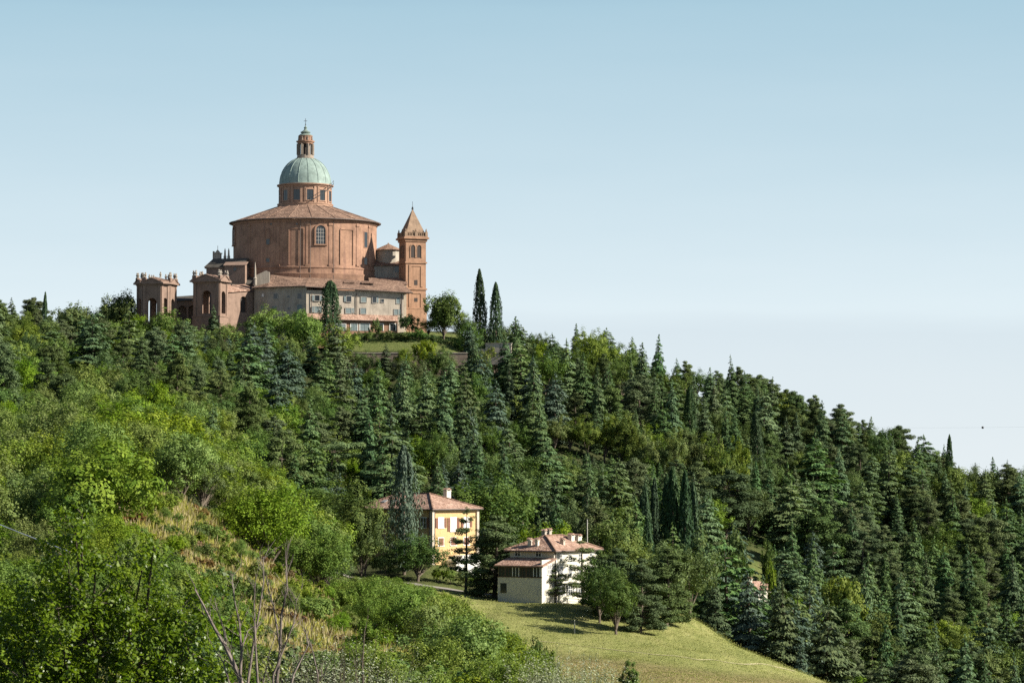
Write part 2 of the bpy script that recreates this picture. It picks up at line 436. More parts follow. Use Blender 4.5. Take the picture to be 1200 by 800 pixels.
def H(X, Y):
    X = np.asarray(X, float); Y = np.asarray(Y, float)
    u = np.clip(600 + X * F / np.maximum(Y, 40.0), -300, 1499.9)
    yy = np.clip(Y, -60, 1299.9)
    a = (u + 300) / 10.0; b = (yy + 60) / 2.0
    i, j = np.floor(a).astype(int), np.floor(b).astype(int)
    i = np.clip(i, 0, len(UF) - 2); j = np.clip(j, 0, len(YG) - 2)
    fa, fb = a - i, b - j
    z = (TF[i, j] * (1 - fa) + TF[i + 1, j] * fa) * (1 - fb) + (TF[i, j + 1] * (1 - fa) + TF[i + 1, j + 1] * fa) * fb
    z = z + 0.35 * vnoise(X, Y, 9.0, 1) * sstep(15, 60, Y) + 0.12 * vnoise(X, Y, 2.7, 2) * sstep(15, 60, Y)
    z = z + 5.15 * sstep(WALL_Y - 0.6, WALL_Y + 0.4, Y) * (1 - sstep(835, 900, Y)) * sstep(385, 412, u) * (1 - sstep(536, 560, u))
    return z
def ground(x, y): return float(H(x, y))
def find_y(u, v, y0=100.0, y1=840.0):
    """first depth past y0 where the ground shows at pixel (u, v)"""
    ys = np.arange(y0, y1, 0.5)
    xs = (u - 600) / F * ys
    vv = proj(xs, ys, H(xs, ys))[1]
    k = np.where(vv <= v)[0]
    return float(ys[k[0]]) if len(k) else y1
def in_poly(u, v, poly):
    u = np.asarray(u); v = np.asarray(v); r = np.zeros(u.shape, bool)
    n = len(poly)
    for i in range(n):
        x1, y1 = poly[i]; x2, y2 = poly[(i + 1) % n]
        c = ((y1 > v) != (y2 > v)) & (u < (x2 - x1) * (v - y1) / (y2 - y1 + 1e-9) + x1)
        r ^= c
    return r
DRY_POLY = [(95, 568), (165, 562), (235, 600), (315, 664), (420, 722), (500, 772), (520, 830), (330, 830), (260, 750), (185, 668), (130, 615)]

rows = np.concatenate([np.arange(-30, 60, 2.0), np.arange(60, 380, 2.5), np.arange(380, 480, 1.2), np.arange(480, 742, 3.0),
                       np.array([742, 743.5, 744.2, 744.8, 745.4, 746.2, 748]), np.arange(750, 900, 3.0), np.arange(900, 1290, 12.0)])
NC = 330
sgrid = np.linspace(-1, 1, NC)
gx = np.array([s * (24 + 0.27 * max(y, 0)) for y in rows for s in sgrid]); gy = np.repeat(rows, NC)
gz = H(gx, gy)
far = [(1500, -75), (2500, -110), (6000, -140), (15000, -170), (50000, -200)]
fx = np.array([s * (24 + 0.27 * 1300 + (y - 1300) * 1.2) for y, z in far for s in sgrid]); fy = np.repeat([y for y, z in far], NC).astype(float)
fz = np.repeat([z for y, z in far], NC).astype(float)
gx, gy, gz = np.concatenate([gx, fx]), np.concatenate([gy, fy]), np.concatenate([gz, fz])
NR = len(rows) + len(far)
verts = np.stack([gx, gy, gz], 1)
ii, jj = np.meshgrid(np.arange(NR - 1), np.arange(NC - 1), indexing='ij')
q = (ii * NC + jj).ravel()
faces = np.stack([q, q + 1, q + NC + 1, q + NC], 1)
def mesh_np(name, v, f, mat, tone=None, smooth=False):
    me = bpy.data.meshes.new(name)
    n, k = f.shape
    me.vertices.add(len(v)); me.vertices.foreach_set("co", np.ascontiguousarray(v, dtype=np.float32).ravel())
    me.loops.add(n * k); me.loops.foreach_set("vertex_index", np.ascontiguousarray(f, dtype=np.int32).ravel())
    me.polygons.add(n)
    me.polygons.foreach_set("loop_start", np.arange(0, n * k, k, dtype=np.int32))
    me.polygons.foreach_set("loop_total", np.full(n, k, dtype=np.int32))
    me.update(calc_edges=True)
    if mat: me.materials.append(mat)
    if tone is not None:
        a = me.attributes.new("tone", 'FLOAT', 'FACE'); a.data.foreach_set("value", np.ascontiguousarray(tone, dtype=np.float32))
    if smooth: me.polygons.foreach_set("use_smooth", np.ones(n, dtype=bool))
    me.validate()
    return me
terrain_me = mesh_np("terrain", verts, faces, None, smooth=True)
gu, gv = proj(gx, np.maximum(gy, 1.0), gz)
meadow = sstep(555, 600, gu) * (1 - sstep(456, 466, gy)) * sstep(200, 300, gy)
meadow = np.maximum(meadow, sstep(478, 520, gu) * (1 - sstep(575, 600, gu)) * sstep(400, 425, gy) * (1 - sstep(452, 462, gy)))
lower = meadow * sstep(766, 786, gv - (gu - 700) * 0.115 + vnoise(gx, gy, 12, 5) * 5 + 4)     # dry, brown foot of the meadow
lawn = sstep(395, 412, gu) * (1 - sstep(540, 556, gu)) * sstep(745, 747, gy) * (1 - sstep(790, 800, gy))
clear = np.exp(-(((gu - 885) / 42) ** 2 + ((gv - 668) / 22) ** 2)) * (gy > 520)
villa_l = np.exp(-(((gu - 530) / 40) ** 2 + ((gy - 470) / 14) ** 2))
dryz = np.where(in_poly(gu, gv, DRY_POLY) & (gy < 420), 1.0, 0.0)
cols = np.stack([np.clip(meadow - lower, 0, 1), np.clip(dryz + lower, 0, 1), np.clip(lawn + clear + villa_l, 0, 1), np.ones_like(gx)], 1).astype(np.float32)
ca = terrain_me.attributes.new("cover", 'FLOAT_COLOR', 'POINT'); ca.data.foreach_set("color", cols.ravel())
m, nt, b, out = new_mat("hillside_ground")
av = nt.nodes.new("ShaderNodeAttribute"); av.attribute_name = "cover"
sp = nt.nodes.new("ShaderNodeSeparateColor"); nt.links.new(av.outputs['Color'], sp.inputs[0])
n1 = noise(nt, 0.12, 6, 0.65, 'World'); n2 = noise(nt, 0.9, 5, 0.7, 'World'); n3 = noise(nt, 0.25, 6, 0.7, 'World', (1, 0.35, 1))
litter = ramp(nt, n2.outputs[0], [(0.3, (0.028, 0.040, 0.017)), (0.55, (0.055, 0.062, 0.025)), (0.75, (0.095, 0.085, 0.045))]).outputs[0]
mead = ramp(nt, n3.outputs[0], [(0.28, (0.165, 0.185, 0.060)), (0.45, (0.235, 0.245, 0.085)), (0.6, (0.285, 0.280, 0.110)), (0.78, (0.345, 0.31, 0.145))]).outputs[0]
g2 = ramp(nt, n2.outputs[0], [(0.25, (0.72, 0.75, 0.7)), (0.75, (1.2, 1.18, 1.1))]).outputs[0]
mead = mixc(nt, 1.0, mead, g2, 'MULTIPLY')
dry = ramp(nt, n2.outputs[0], [(0.28, (0.13, 0.105, 0.045)), (0.5, (0.24, 0.195, 0.085)), (0.72, (0.38, 0.29, 0.15))]).outputs[0]
lawnc = ramp(nt, n2.outputs[0], [(0.3, (0.075, 0.100, 0.030)), (0.55, (0.125, 0.145, 0.045)), (0.75, (0.21, 0.19, 0.085))]).outputs[0]
col = mixc(nt, sp.outputs[0], litter, mead)
col = mixc(nt, sp.outputs[1], col, dry)
col = mixc(nt, sp.outputs[2], col, lawnc)
nt.links.new(col, b.inputs['Base Color']); b.inputs['Roughness'].default_value = 1.0; b.inputs['Specular IOR Level'].default_value = 0.05
n4 = noise(nt, 3.5, 4, 0.75, 'World')
bp = nt.nodes.new("ShaderNodeBump"); bp.inputs['Strength'].default_value = 0.9; bp.inputs['Distance'].default_value = 0.35
nt.links.new(n4.outputs[0], bp.inputs['Height']); nt.links.new(bp.outputs[0], b.inputs['Normal'])
terrain_me.materials.append(m)
terrain = bpy.data.objects.new("terrain", terrain_me); COL.objects.link(terrain)
tag(terrain, kind="structure", label="green hillside with pale meadow and dry grass slope", cat="terrain")

def drape(name, pts, w, mat, lift=0.06, label=None, cat=None):
    """a strip that follows the ground along (u, Y) points"""
    P = [Vector((xat(u, Y), Y, 0)) for u, Y in pts]
    L = []
    for a, c in zip(P[:-1], P[1:]):
        k = max(2, int((c - a).length / 1.5))
        L += [a.lerp(c, t / k) for t in range(k)]
    L.append(P[-1])
    mb = MB(); vs, fs = [], []
    for i, p in enumerate(L):
        d = (L[min(i + 1, len(L) - 1)] - L[max(i - 1, 0)]).normalized(); s = Vector((-d.y, d.x, 0))
        zc = ground(p.x, p.y)
        for t in (-0.5, -0.17, 0.17, 0.5):
            qv = p + s * w * t
            vs.append((qv.x, qv.y, max(ground(qv.x, qv.y), zc - 0.3) + lift))
    for i in range(len(L) - 1):
        for k in range(3):
            a = i * 4 + k; fs.append((a, a + 1, a + 5, a + 4))
    mb.add(vs, fs)
    o = mb.build(name, mat)
    tag(o, label, cat, kind="structure")
    return o
drape("road", [(330, 462), (400, 459), (460, 457), (520, 454), (580, 451), (640, 451), (700, 453), (745, 455)], 3.2, M['road'], 0.08, "narrow pale road running below the two houses", "road")
pth = [(u, find_y(u, v, 250)) for u, v in ((600, 747), (640, 752), (700, 759), (760, 766), (817, 773), (870, 778), (930, 786))]
drape("footpath", pth, .5, M['path'], 0.05, "thin trodden path crossing the meadow", "path")

# ------------------------------------------------------------------ basilica
YC = 805.0
SCL = F / YC
BZ = zat(392, 778)                       # floor of the church terrace
def hz(v, Y=YC): return zat(v, Y) - BZ    # height above that floor of pixel row v
bc = at(357.2, 388, YC)
bas = empty("basilica", (bc.x, YC, BZ))
tag(bas, "rose brick round basilica with green copper dome and lantern on the hilltop", "basilica")
AX, AY = 20.5, 18.0
ze = hz(255.5, YC - AY)
mb = MB(); mb.lathe([(1.012, -4), (1.012, hz(322, YC - AY)), (1.02, hz(321, YC - AY)), (1.02, hz(319.5, YC - AY)), (1.004, hz(319, YC - AY)), (1.004, hz(314, YC - AY)), (1.014, hz(313.5, YC - AY)), (1.014, hz(312, YC - AY)),
                     (1.0, hz(311.5, YC - AY)), (1.0, ze - 1.0), (1.012, ze - 0.9), (1.012, ze - 0.45), (1.022, ze - 0.4), (1.022, ze)], 96, AX, AY)
wall = mb.build("rotunda_wall", M['brick'], bas, True)
def on_rot(u, v, k=1.0):
    """point and right-hand tangent on the elliptical wall"""
    s = max(-0.995, min(0.995, (u - 357.2) / SCL / AX)); ph = math.asin(s)
    p = Vector((AX * k * math.sin(ph), -AY * k * math.cos(ph), 0))
    n = Vector((math.sin(ph) / AX, -math.cos(ph) / AY, 0)).normalized()
    p.z = hz(v, YC + p.y)
    return p, Vector((-n.y, n.x, 0))
for u in (296, 331, 365.5, 391.5, 421.5, 434):
    p, t = on_rot(u, 312)
    mb = MB(frame((p.x, p.y, 0), t)); top = ze - 1.0
    mb.box(-0.5, 0.5, -0.10, 0.6, p.z, top); mb.box(-0.62, 0.62, -0.28, 0.6, top - 0.9, top - 0.35)
    mb.box(-0.62, 0.62, -0.28, 0.6, p.z, p.z + 0.6)
    mb.build("pilaster", M['brick'], wall)
for u0, u1 in ((402.5, 416.5), (344, 361)):         # framed wall panels between the pilasters
    p, t = on_rot((u0 + u1) / 2, 310)
    mb = MB(frame((p.x, p.y, 0), t)); w = (u1 - u0) / SCL / 2 / max(0.5, t.x); z1 = hz(268, YC - AY)
    for s in (-1, 1): mb.box(s * w - 0.14, s * w + 0.14, -0.14, 0.5, p.z, z1)
    mb.box(-w, w, -0.14, 0.5, z1, z1 + 0.28)
    mb.build("panel_moulding", M['brick'], wall)
def bas_window(u, v0, v1, w, arched, deep=0.0):
    p, t = on_rot(u, v1)
    h = hz(v0, YC + p.y) - p.z
    mb = MB(frame(p, t))
    if arched:
        o, i_ = arch_poly(w + 0.9, h + 0.45), arch_poly(w, h)
        k = len(o)
        for y in (-0.3,):
            vs = [(x, y, z) for x, z in o] + [(x, y, z) for x, z in i_] + [(x, 0.5, z) for x, z in o] + [(x, 0.0, z) for x, z in i_]
            mb.add(vs, [(a, (a + 1) % k, k + (a + 1) % k, k + a) for a in range(1, k)] + [(a, 2 * k + a, 2 * k + (a + 1) % k, (a + 1) % k) for a in range(1, k)]
                   + [(k + a, k + (a + 1) % k, 3 * k + (a + 1) % k, 3 * k + a) for a in range(1, k)])
        mb.box(-w / 2 - 0.6, w / 2 + 0.6, -0.4, 0.3, -0.35, 0.0)
    else:
        mb.box(-w / 2 - 0.15, w / 2 + 0.15, -0.10, 0.3, -0.15, 0); mb.box(-w / 2 - 0.15, w / 2 + 0.15, -0.10, 0.3, h, h + 0.15)
        for s in (-1, 1): mb.box(s * (w / 2 + 0.075) - 0.075, s * (w / 2 + 0.075) + 0.075, -0.10, 0.3, 0, h)
    fr = mb.build("window", M['brick_trim'], wall)
    mb = MB(frame(p, t)); mb.extr(arch_poly(w, h) if arched else [(-w / 2, 0), (w / 2, 0), (w / 2, h), (-w / 2, h)], -0.04, 0.2)
    mb.build("pane", M['glass'], fr)
    if arched:
        mb = MB(frame(p, t))
        for s in (-0.25, 0.0, 0.25): mb.box(s * w - 0.05, s * w + 0.05, -0.09, 0, 0, h * 0.86)
        for s in (0.2, 0.4, 0.6, 0.78): mb.box(-w / 2 + 0.05, w / 2 - 0.05, -0.085, 0, s * h - 0.05, s * h + 0.05)
        mb.build("glazing_bars", M['frame'], fr)
bas_window(380.3, 264, 286, 2.7, True)
bas_window(275.8, 266, 287, 2.7, True)
for u, v0, v1, w in ((319.3, 280, 286.5, 1.1), (319.3, 302.5, 307, 1.1), (430.3, 272, 290, 1.5), (430.3, 302, 310, 1.5), (429.5, 319, 324, 1.2),
                     (297, 261.5, 263.5, 0.5), (323, 261.5, 263.5, 0.5), (353, 261.5, 263.5, 0.5), (297, 283, 285, 0.4)):
    bas_window(u, v0, v1, w, False)
p, t = on_rot(319.3, 279)      # blind round-headed niche
mb = MB(frame(p, t)); o_, i_ = arch_poly(1.9, 2.7), arch_poly(1.5, 2.4); k = len(o_)
mb.add([(x, -0.1, z) for x, z in o_] + [(x, -0.1, z) for x, z in i_] + [(x, 0.3, z) for x, z in o_] + [(x, 0.3, z) for x, z in i_],
       [(a, (a + 1) % k, k + (a + 1) % k, k + a) for a in range(1, k)] + [(a, 2 * k + a, 2 * k + (a + 1) % k, (a + 1) % k) for a in range(1, k)] + [(k + a, k + (a + 1) % k, 3 * k + (a + 1) % k, 3 * k + a) for a in range(1, k)])
mb.build("blind_niche", M['brick_trim'], wall)
for u in (354, 365.5, 391.8): # downpipes
    p, t = on_rot(u, 330)
    mb = MB(frame((p.x, p.y, 0), t)); mb.tube([(0.75, -0.2, p.z), (0.75, -0.2, ze - 0.4)], 0.09, 6)
    mb.build("downpipe", M['gutter'], wall)
RD = 7.35                                 # drum radius
zr = hz(243.5)
mb = MB()
NS = 20
ro = [(1.05 * AX * math.cos(2 * math.pi * (k + .5) / NS), 1.06 * AY * math.sin(2 * math.pi * (k + .5) / NS)) for k in range(NS)]
ri = [(RD * 0.9 * math.cos(2 * math.pi * (k + .5) / NS), RD * 0.9 * math.sin(2 * math.pi * (k + .5) / NS)) for k in range(NS)]
vs = [(x, y, ze + 0.02) for x, y in ro] + [(x, y, zr + 0.6) for x, y in ri] + [(x, y, ze - 0.3) for x, y in ro]
mb.add(vs, [(k, (k + 1) % NS, NS + (k + 1) % NS, NS + k) for k in range(NS)] + [(2 * NS + k, 2 * NS + (k + 1) % NS, (k + 1) % NS, k) for k in range(NS)] + [tuple(range(3 * NS - 1, 2 * NS - 1, -1))])
roof = mb.build("rotunda_roof", M['tile'], bas)
mb = MB()
for k in range(NS): mb.tube([(ro[k][0], ro[k][1], ze + 0.04), (ri[k][0], ri[k][1], zr + 0.62)], 0.10, 5)
mb.build("ridge_tiles", M['tile'], roof)
mb = MB(); lp = []
for k in range(97):
    a = 2 * math.pi * k / 96; lp.append((1.055 * AX * math.cos(a), 1.065 * AY * math.sin(a), ze - 0.08))
mb.tube(lp, 0.17, 6); mb.build("gutter", M['gutter'], roof)
# drum
zd0, zd1 = hz(249), hz(220)
mb = MB(); mb.lathe([(RD + 0.55, zd0 - 2), (RD + 0.55, hz(241.5)), (RD + 0.7, hz(241)), (RD + 0.7, hz(239.8)), (RD, hz(239.6)), (RD, zd1 - 0.3), (RD + 0.25, zd1 - 0.2), (RD + 0.3, zd1 + 0.15), (RD + 0.75, zd1 + 0.3), (RD + 0.8, zd1 + 0.62), (RD + 0.2, zd1 + 0.7)], 64)
drum = mb.build("drum", M['drum'], bas, True)
for k in range(12):
    a = 2 * math.pi * (k + 0.5) / 12 - math.pi / 2
    n = Vector((math.cos(a), math.sin(a), 0)); t = Vector((-n.y, n.x, 0))
    pz = hz(237)
    p = n * RD; p.z = pz
    w, h = 1.9, hz(224.8) - pz
    mb = MB(frame(p, t))
    for s in (-1, 1): mb.box(s * (w / 2 + .12) - .12, s * (w / 2 + .12) + .12, -0.16, 0.3, 0, h)
    mb.box(-w / 2 - .3, w / 2 + .3, -0.2, 0.3, h, h + .25); mb.box(-w / 2 - .3, w / 2 + .3, -0.2, 0.3, -.25, 0)
    fr = mb.build("drum_window", M['drum'], drum)
    mb = MB(frame(p, t)); mb.box(-w / 2, w / 2, -0.03, 0.15, 0, h); mb.box(-.05, .05, -.08, 0, 0, h); mb.box(-w / 2, w / 2, -.075, 0, h * .55, h * .55 + .09)
    mb.build("pane", M['glass'], fr)
    a2 = a + math.pi / 12
    n = Vector((math.cos(a2), math.sin(a2), 0)); t = Vector((-n.y, n.x, 0)); p = n * RD
    mb = MB(frame((p.x, p.y, 0), t))
    for s in (-0.55, 0.55): mb.box(s - .28, s + .28, -0.18, 0.3, hz(239.6), zd1 - 0.25)
    mb.build("drum_pilaster", M['drum'], drum)
# iron stair on the right of the drum
mb = MB()
pts = []
for k in range(13):
    tt = k / 12; a = -math.pi / 2 + R(14 + 62 * tt)
    rr = RD + 1.15
    pts.append((rr * math.cos(a), rr * math.sin(a), hz(238.5) + (zd1 + 0.9 - hz(238.5)) * tt))
mb.tube(pts, 0.10, 5); mb.tube([(x, y, z + 0.9) for x, y, z in pts], 0.06, 5)
for x, y, z in pts[::2]: mb.tube([(x, y, z), (x, y, z + 0.9)], 0.045, 4)
mb.build("roof_stair", M['iron'], drum)
# dome
zb, zt_ = hz(217.3), hz(185.2)
prof = [(RD + 0.25, zd1 + 0.62), (RD + 0.28, zb - 0.1), (RD + 0.1, zb + 0.3)]
for k in range(1, 15):
    a = k / 15 * math.pi / 2
    prof.append((max(2.2, (RD + 0.05) * math.cos(a) ** 0.94), zb + 0.3 + (zt_ - zb - 0.1) * math.sin(a)))
mb = MB(); mb.lathe(prof, 64)
dome = mb.build("dome", M['copper'], bas, True)
NRIB = 16
for k in range(NRIB):
    a = 2 * math.pi * (k + .5) / NRIB
    mb = MB(); mb.tube([((r + 0.02) * math.cos(a), (r + 0.02) * math.sin(a), z) for r, z in prof[2:]], 0.10, 5)
    mb.build("rib", M['copper'], dome)
# lantern
zl0, zl1, zl2 = hz(186.3), hz(182), hz(169)
mb = MB(); mb.lathe([(2.9, zl0 - 0.9), (2.9, zl0 + 0.1), (2.45, zl0 + 0.2), (2.35, zl1)], 16)
lan = mb.build("lantern", M['lantern'], bas)
mb = MB(); mb.lathe([(0.9, zl1), (0.9, zl2)], 12); mb.build("core", M['dark'], lan)
for k in range(8):
    a = 2 * math.pi * (k + .5) / 8 - math.pi / 2
    n = Vector((math.cos(a), math.sin(a), 0)); t = Vector((-n.y, n.x, 0)); p = n * 2.05
    mb = MB(frame((p.x, p.y, 0), t)); mb.box(-.36, .36, -.28, .28, zl1, zl2); mb.tube([(0, -.42, zl1), (0, -.42, zl2)], .2, 8)
    mb.build("column", M['lantern'], lan)
    mb = MB(frame((p.x, p.y, 0), t)); mb.lathe([(.18, zl2 + .95), (.26, zl2 + 1.25), (.12, zl2 + 1.6), (.2, zl2 + 1.8), (.02, zl2 + 2.1)], 8); mb.build("urn", M['lantern'], lan)
mb = MB(); mb.lathe([(2.25, zl2), (2.3, zl2 + .35), (2.62, zl2 + .5), (2.66, zl2 + .85), (2.0, zl2 + 1.0), (1.95, hz(160.5)), (2.1, hz(160.2)), (2.1, hz(159.4))], 16)
mb.build("lantern_cornice", M['brick_trim'], lan)
mb = MB(); mb.lathe([(2.05, hz(159.4)), (1.7, hz(158)), (1.1, hz(156.6)), (1.42, hz(155.6)), (1.46, hz(155)), (.9, hz(153.8)), (.5, hz(152.6)), (.34, hz(151)), (.46, hz(150.3)), (.5, hz(149.7)), (.25, hz(148.9)), (.12, hz(147))], 16)
cap = mb.build("lantern_cap", M['copper_dark'], lan, True)
mb = MB(); mb.tube([(0, 0, hz(148)), (0, 0, hz(139))], .07, 6); mb.box(-.5, .5, -.06, .06, hz(142.2), hz(141.7)); mb.lathe([(.05, hz(146.5)), (.24, hz(145.9)), (.05, hz(145.3))], 8)
mb.build("cross", M['iron'], lan)

def gable_tri(mb, w, h, y0, y1, z):
    mb.extr([(-w, z), (w, z), (0, z + h)], y0, y1)

# block over the church front, left of the rotunda
fb = empty("front_portico", tuple(at(268, 388, 794).xy) + (BZ,), R(-12))
tag(fb, "dark roofed church front with bellcote and two pinnacles beside the rotunda", "church front")
def fz(v): return hz(v, 792)
mb = MB(); mb.prism([(-5.4, -4), (6, -4), (6, 5), (-5.4, 5)], -3, fz(315)); w_ = mb.build("wall", M['portico'], fb)
mb = MB(); mb.prism([(-5.8, -4.3), (6, -4.3), (6, 5), (-5.8, 5)], fz(315), fz(313.6)); mb.build("cornice", M['portico'], fb)
mb = MB()
vs = [(-6, -4.5, fz(313.6)), (6, -4.5, fz(313.6)), (6, 5.2, fz(313.6)), (-6, 5.2, fz(313.6)), (-4.0, -2.2, fz(303)), (6, -2.2, fz(303)), (6, 3, fz(303)), (-4.0, 3, fz(303))]
mb.add(vs, [(3, 2, 1, 0), (4, 5, 6, 7), (0, 1, 5, 4), (1, 2, 6, 5), (2, 3, 7, 6), (3, 0, 4, 7)])
mb.build("roof", M['dark_roof'], fb)
mb = MB(); mb.box(-4.3, -2.4, -.6, .6, fz(303), fz(296.5)); mb.box(-4.5, -2.2, -.8, .8, fz(296.5), fz(295.6)); gable_tri(MB(), 1, 1, 0, 1, 0)
mb.extr([(-4.1, fz(295.6)), (-2.6, fz(295.6)), (-3.35, fz(292))], -.5, .5); mb.box(-4.75, -4.35, -.3, .3, fz(303), fz(293.5)); mb.box(-3.4, -3.3, -.05, .05, fz(292), fz(287))
mb.build("bellcote", M['stone'], fb)
for x in (-1.2, -0.1):
    mb = MB(); mb.lathe([(.42, fz(303)), (.42, fz(300)), (.5, fz(299.8)), (.3, fz(299)), (.22, fz(293)), (.04, fz(290))], 8, cx=x); mb.build("pinnacle", M['stone'], fb)
mb = MB(); mb.box(3.2, 3.9, -5.67, -5.5, fz(318.5), fz(314.9)); mb.build("window", M['glass'], w_)
mb = MB(); mb.box(0.5, 6.5, -5.6, -4.01, -2, fz(312)); mb.slab([(0.2, -6.0, fz(312)), (6.8, -6.0, fz(312)), (6.8, -3.6, fz(307.5)), (0.2, -3.6, fz(307.5))], .2)
mb.build("lean_to", M['portico'], fb)

# ------------------------------------------------------------------ bell tower
TY = 796.0
tw = empty("bell_tower", tuple(at(483.2, 388, TY).xy) + (BZ,), R(21))
tag(tw, "square brick bell tower with pyramid spire beside the rotunda", "bell tower")
def tz(v): return hz(v, TY - 3)
mb = MB(); hw = 3.0
mb.box(-hw - .2, hw + .2, -hw - .2, hw + .2, -5, tz(362))
mb.box(-hw, hw, -hw, hw, tz(362), tz(281))
for v in (362, 339.5, 308.5, 283): mb.box(-hw - .28, hw + .28, -hw - .28, hw + .28, tz(v), tz(v) + .42)
shaft = mb.build("shaft", M['tower_brick'], tw)
def face_M(k):   # frames of the four faces
    a = R(90 * k); n = Vector((math.sin(a), -math.cos(a), 0)); t = Vector((math.cos(a), math.sin(a), 0))
    return n, t
for k in range(4):
    n, t = face_M(k)
    p = n * hw
    for v0, v1 in ((312, 336), (344, 360)):
        mb = MB(frame((p.x, p.y, 0), t))
        for s in (-1, 1): mb.box(s * 1.75 - .35, s * 1.75 + .35, -.16, .2, tz(v1), tz(v0))
        mb.box(-2.1, 2.1, -.16, .2, tz(v0), tz(v0) + .4)
        mb.build("sunk_panel", M['tower_brick'], shaft)
    for v0, v1 in ((328, 334), (349, 353.5)):
        mb = MB(frame((p.x, p.y, 0), t)); mb.box(-.5, .5, -.03, .2, tz(v1), tz(v0)); mb.build("slit_window", M['dark'], shaft)
    for s in (-0.92, 0.92):
        mb = MB(frame((p.x, p.y, tz(302)), t) @ Matrix.Translation((s, 0, 0))); h = tz(287) - tz(302)
        o_, i_ = arch_poly(1.75, h + .25), arch_poly(1.25, h); kk = len(o_)
        mb.add([(x, -.16, z) for x, z in o_] + [(x, -.16, z) for x, z in i_] + [(x, .3, z) for x, z in o_] + [(x, .05, z) for x, z in i_],
               [(a, (a + 1) % kk, kk + (a + 1) % kk, kk + a) for a in range(1, kk)] + [(a, 2 * kk + a, 2 * kk + (a + 1) % kk, (a + 1) % kk) for a in range(1, kk)] + [(kk + a, kk + (a + 1) % kk, 3 * kk + (a + 1) % kk, 3 * kk + a) for a in range(1, kk)])
        fr = mb.build("bell_opening", M['tower_brick'], tw)
        mb = MB(frame((p.x, p.y, tz(302)), t) @ Matrix.Translation((s, 0, 0))); mb.extr(i_, -.02, .25); mb.build("louvre", M['dark'], fr)
mb = MB(); mb.box(-hw - .35, hw + .35, -hw - .35, hw + .35, tz(281), tz(280)); mb.box(-hw - .75, hw + .75, -hw - .75, hw + .75, tz(280), tz(278)); mb.box(-hw - .5, hw + .5, -hw - .5, hw + .5, tz(278), tz(277.2))
mb.build("cornice", M['tower_brick'], tw)
mb = MB()
for k in range(4):
    n, t = face_M(k); p = n * (hw + .1)
    mb.M = frame((p.x, p.y, 0), t)
    mb.box(-hw, hw, -.15, .15, tz(277.2), tz(276.2)); mb.box(-hw, hw, -.2, .2, tz(272.6), tz(271.8))
    for j in range(11): mb.box(-2.6 + j * .52 - .1, -2.6 + j * .52 + .1, -.1, .1, tz(276.2), tz(272.6))
mb.M = None
mb.build("balustrade", M['spire'], tw)
for sx, sy in ((1, 1), (1, -1), (-1, 1), (-1, -1), (0, -1), (0, 1), (1, 0), (-1, 0)):
    mb = MB(); x, y = sx * (hw + .05), sy * (hw + .05)
    mb.box(x - .35, x + .35, y - .35, y + .35, tz(277.2), tz(271.4)); mb.lathe([(.14, tz(271.4)), (.3, tz(270.4)), (.14, tz(269.4)), (.2, tz(269)), (.02, tz(267.6))], 8, cx=x, cy=y)
    mb.build("corner_post", M['spire'], tw)
mb = MB(); b_ = 2.62
mb.add([(-b_, -b_, tz(277)), (b_, -b_, tz(277)), (b_, b_, tz(277)), (-b_, b_, tz(277)), (-b_, -b_, tz(271)), (b_, -b_, tz(271)), (b_, b_, tz(271)), (-b_, b_, tz(271)), (0, 0, tz(243.5))],
       [(0, 1, 5, 4), (1, 2, 6, 5), (2, 3, 7, 6), (3, 0, 4, 7), (4, 5, 8), (5, 6, 8), (6, 7, 8), (7, 4, 8)])
mb.build("spire", M['spire'], tw)
mb = MB(); mb.lathe([(.25, tz(244.6)), (.34, tz(243.6)), (.2, tz(242.6)), (.3, tz(242)), (.05, tz(241))], 8); mb.tube([(0, 0, tz(242)), (0, 0, tz(235))], .06, 5)
mb.build("finial", M['iron'], tw)

# ------------------------------------------------------------------ apse chapel between rotunda and tower
ap = empty("apse_chapel", tuple(at(455, 388, 806).xy) + (BZ,), 0)
tag(ap, "small tiled apse squeezed between rotunda and bell tower", "chapel")
def az(v): return hz(v, 801)
mb = MB(); mb.lathe([(4.0, az(309)), (4.0, az(293))], 16, ph=R(11)); up = mb.build("upper_wall", M['convent'], ap)
mb = MB(); mb.lathe([(4.45, az(292.6)), (4.5, az(292.2)), (.12, az(284))], 16, ph=R(11), caps=True); mb.build("upper_roof", M['tile'], ap)
mb = MB(); mb.lathe([(.2, az(284.6)), (.28, az(283.6)), (.05, az(282.6))], 8); mb.build("finial", M['stone'], ap)
mb = MB(); mb.prism([(-6, -5), (6, -5), (6, 6), (-6, 6)], -2, az(310.5)); lowr = mb.build("lower_wall", M['convent'], ap)
mb = MB(); mb.slab([(-6.2, -5.4, az(310.8)), (6.2, -5.4, az(310.8)), (6.2, -2.5, az(305)), (-6.2, -2.5, az(305))], .25); mb.build("lower_roof", M['tile'], ap)
mb = MB()
mb.box(2.0, 3.2, -5.03, -4.8, az(319), az(311.8)); mb.build("window", M['glass'], lowr)
for x in (-2.6, 1.2):
    mb = MB(); mb.box(x - .25, x + .25, -5.2, -4.9, -2, az(310.9)); mb.build("buttress", M['convent'], lowr)

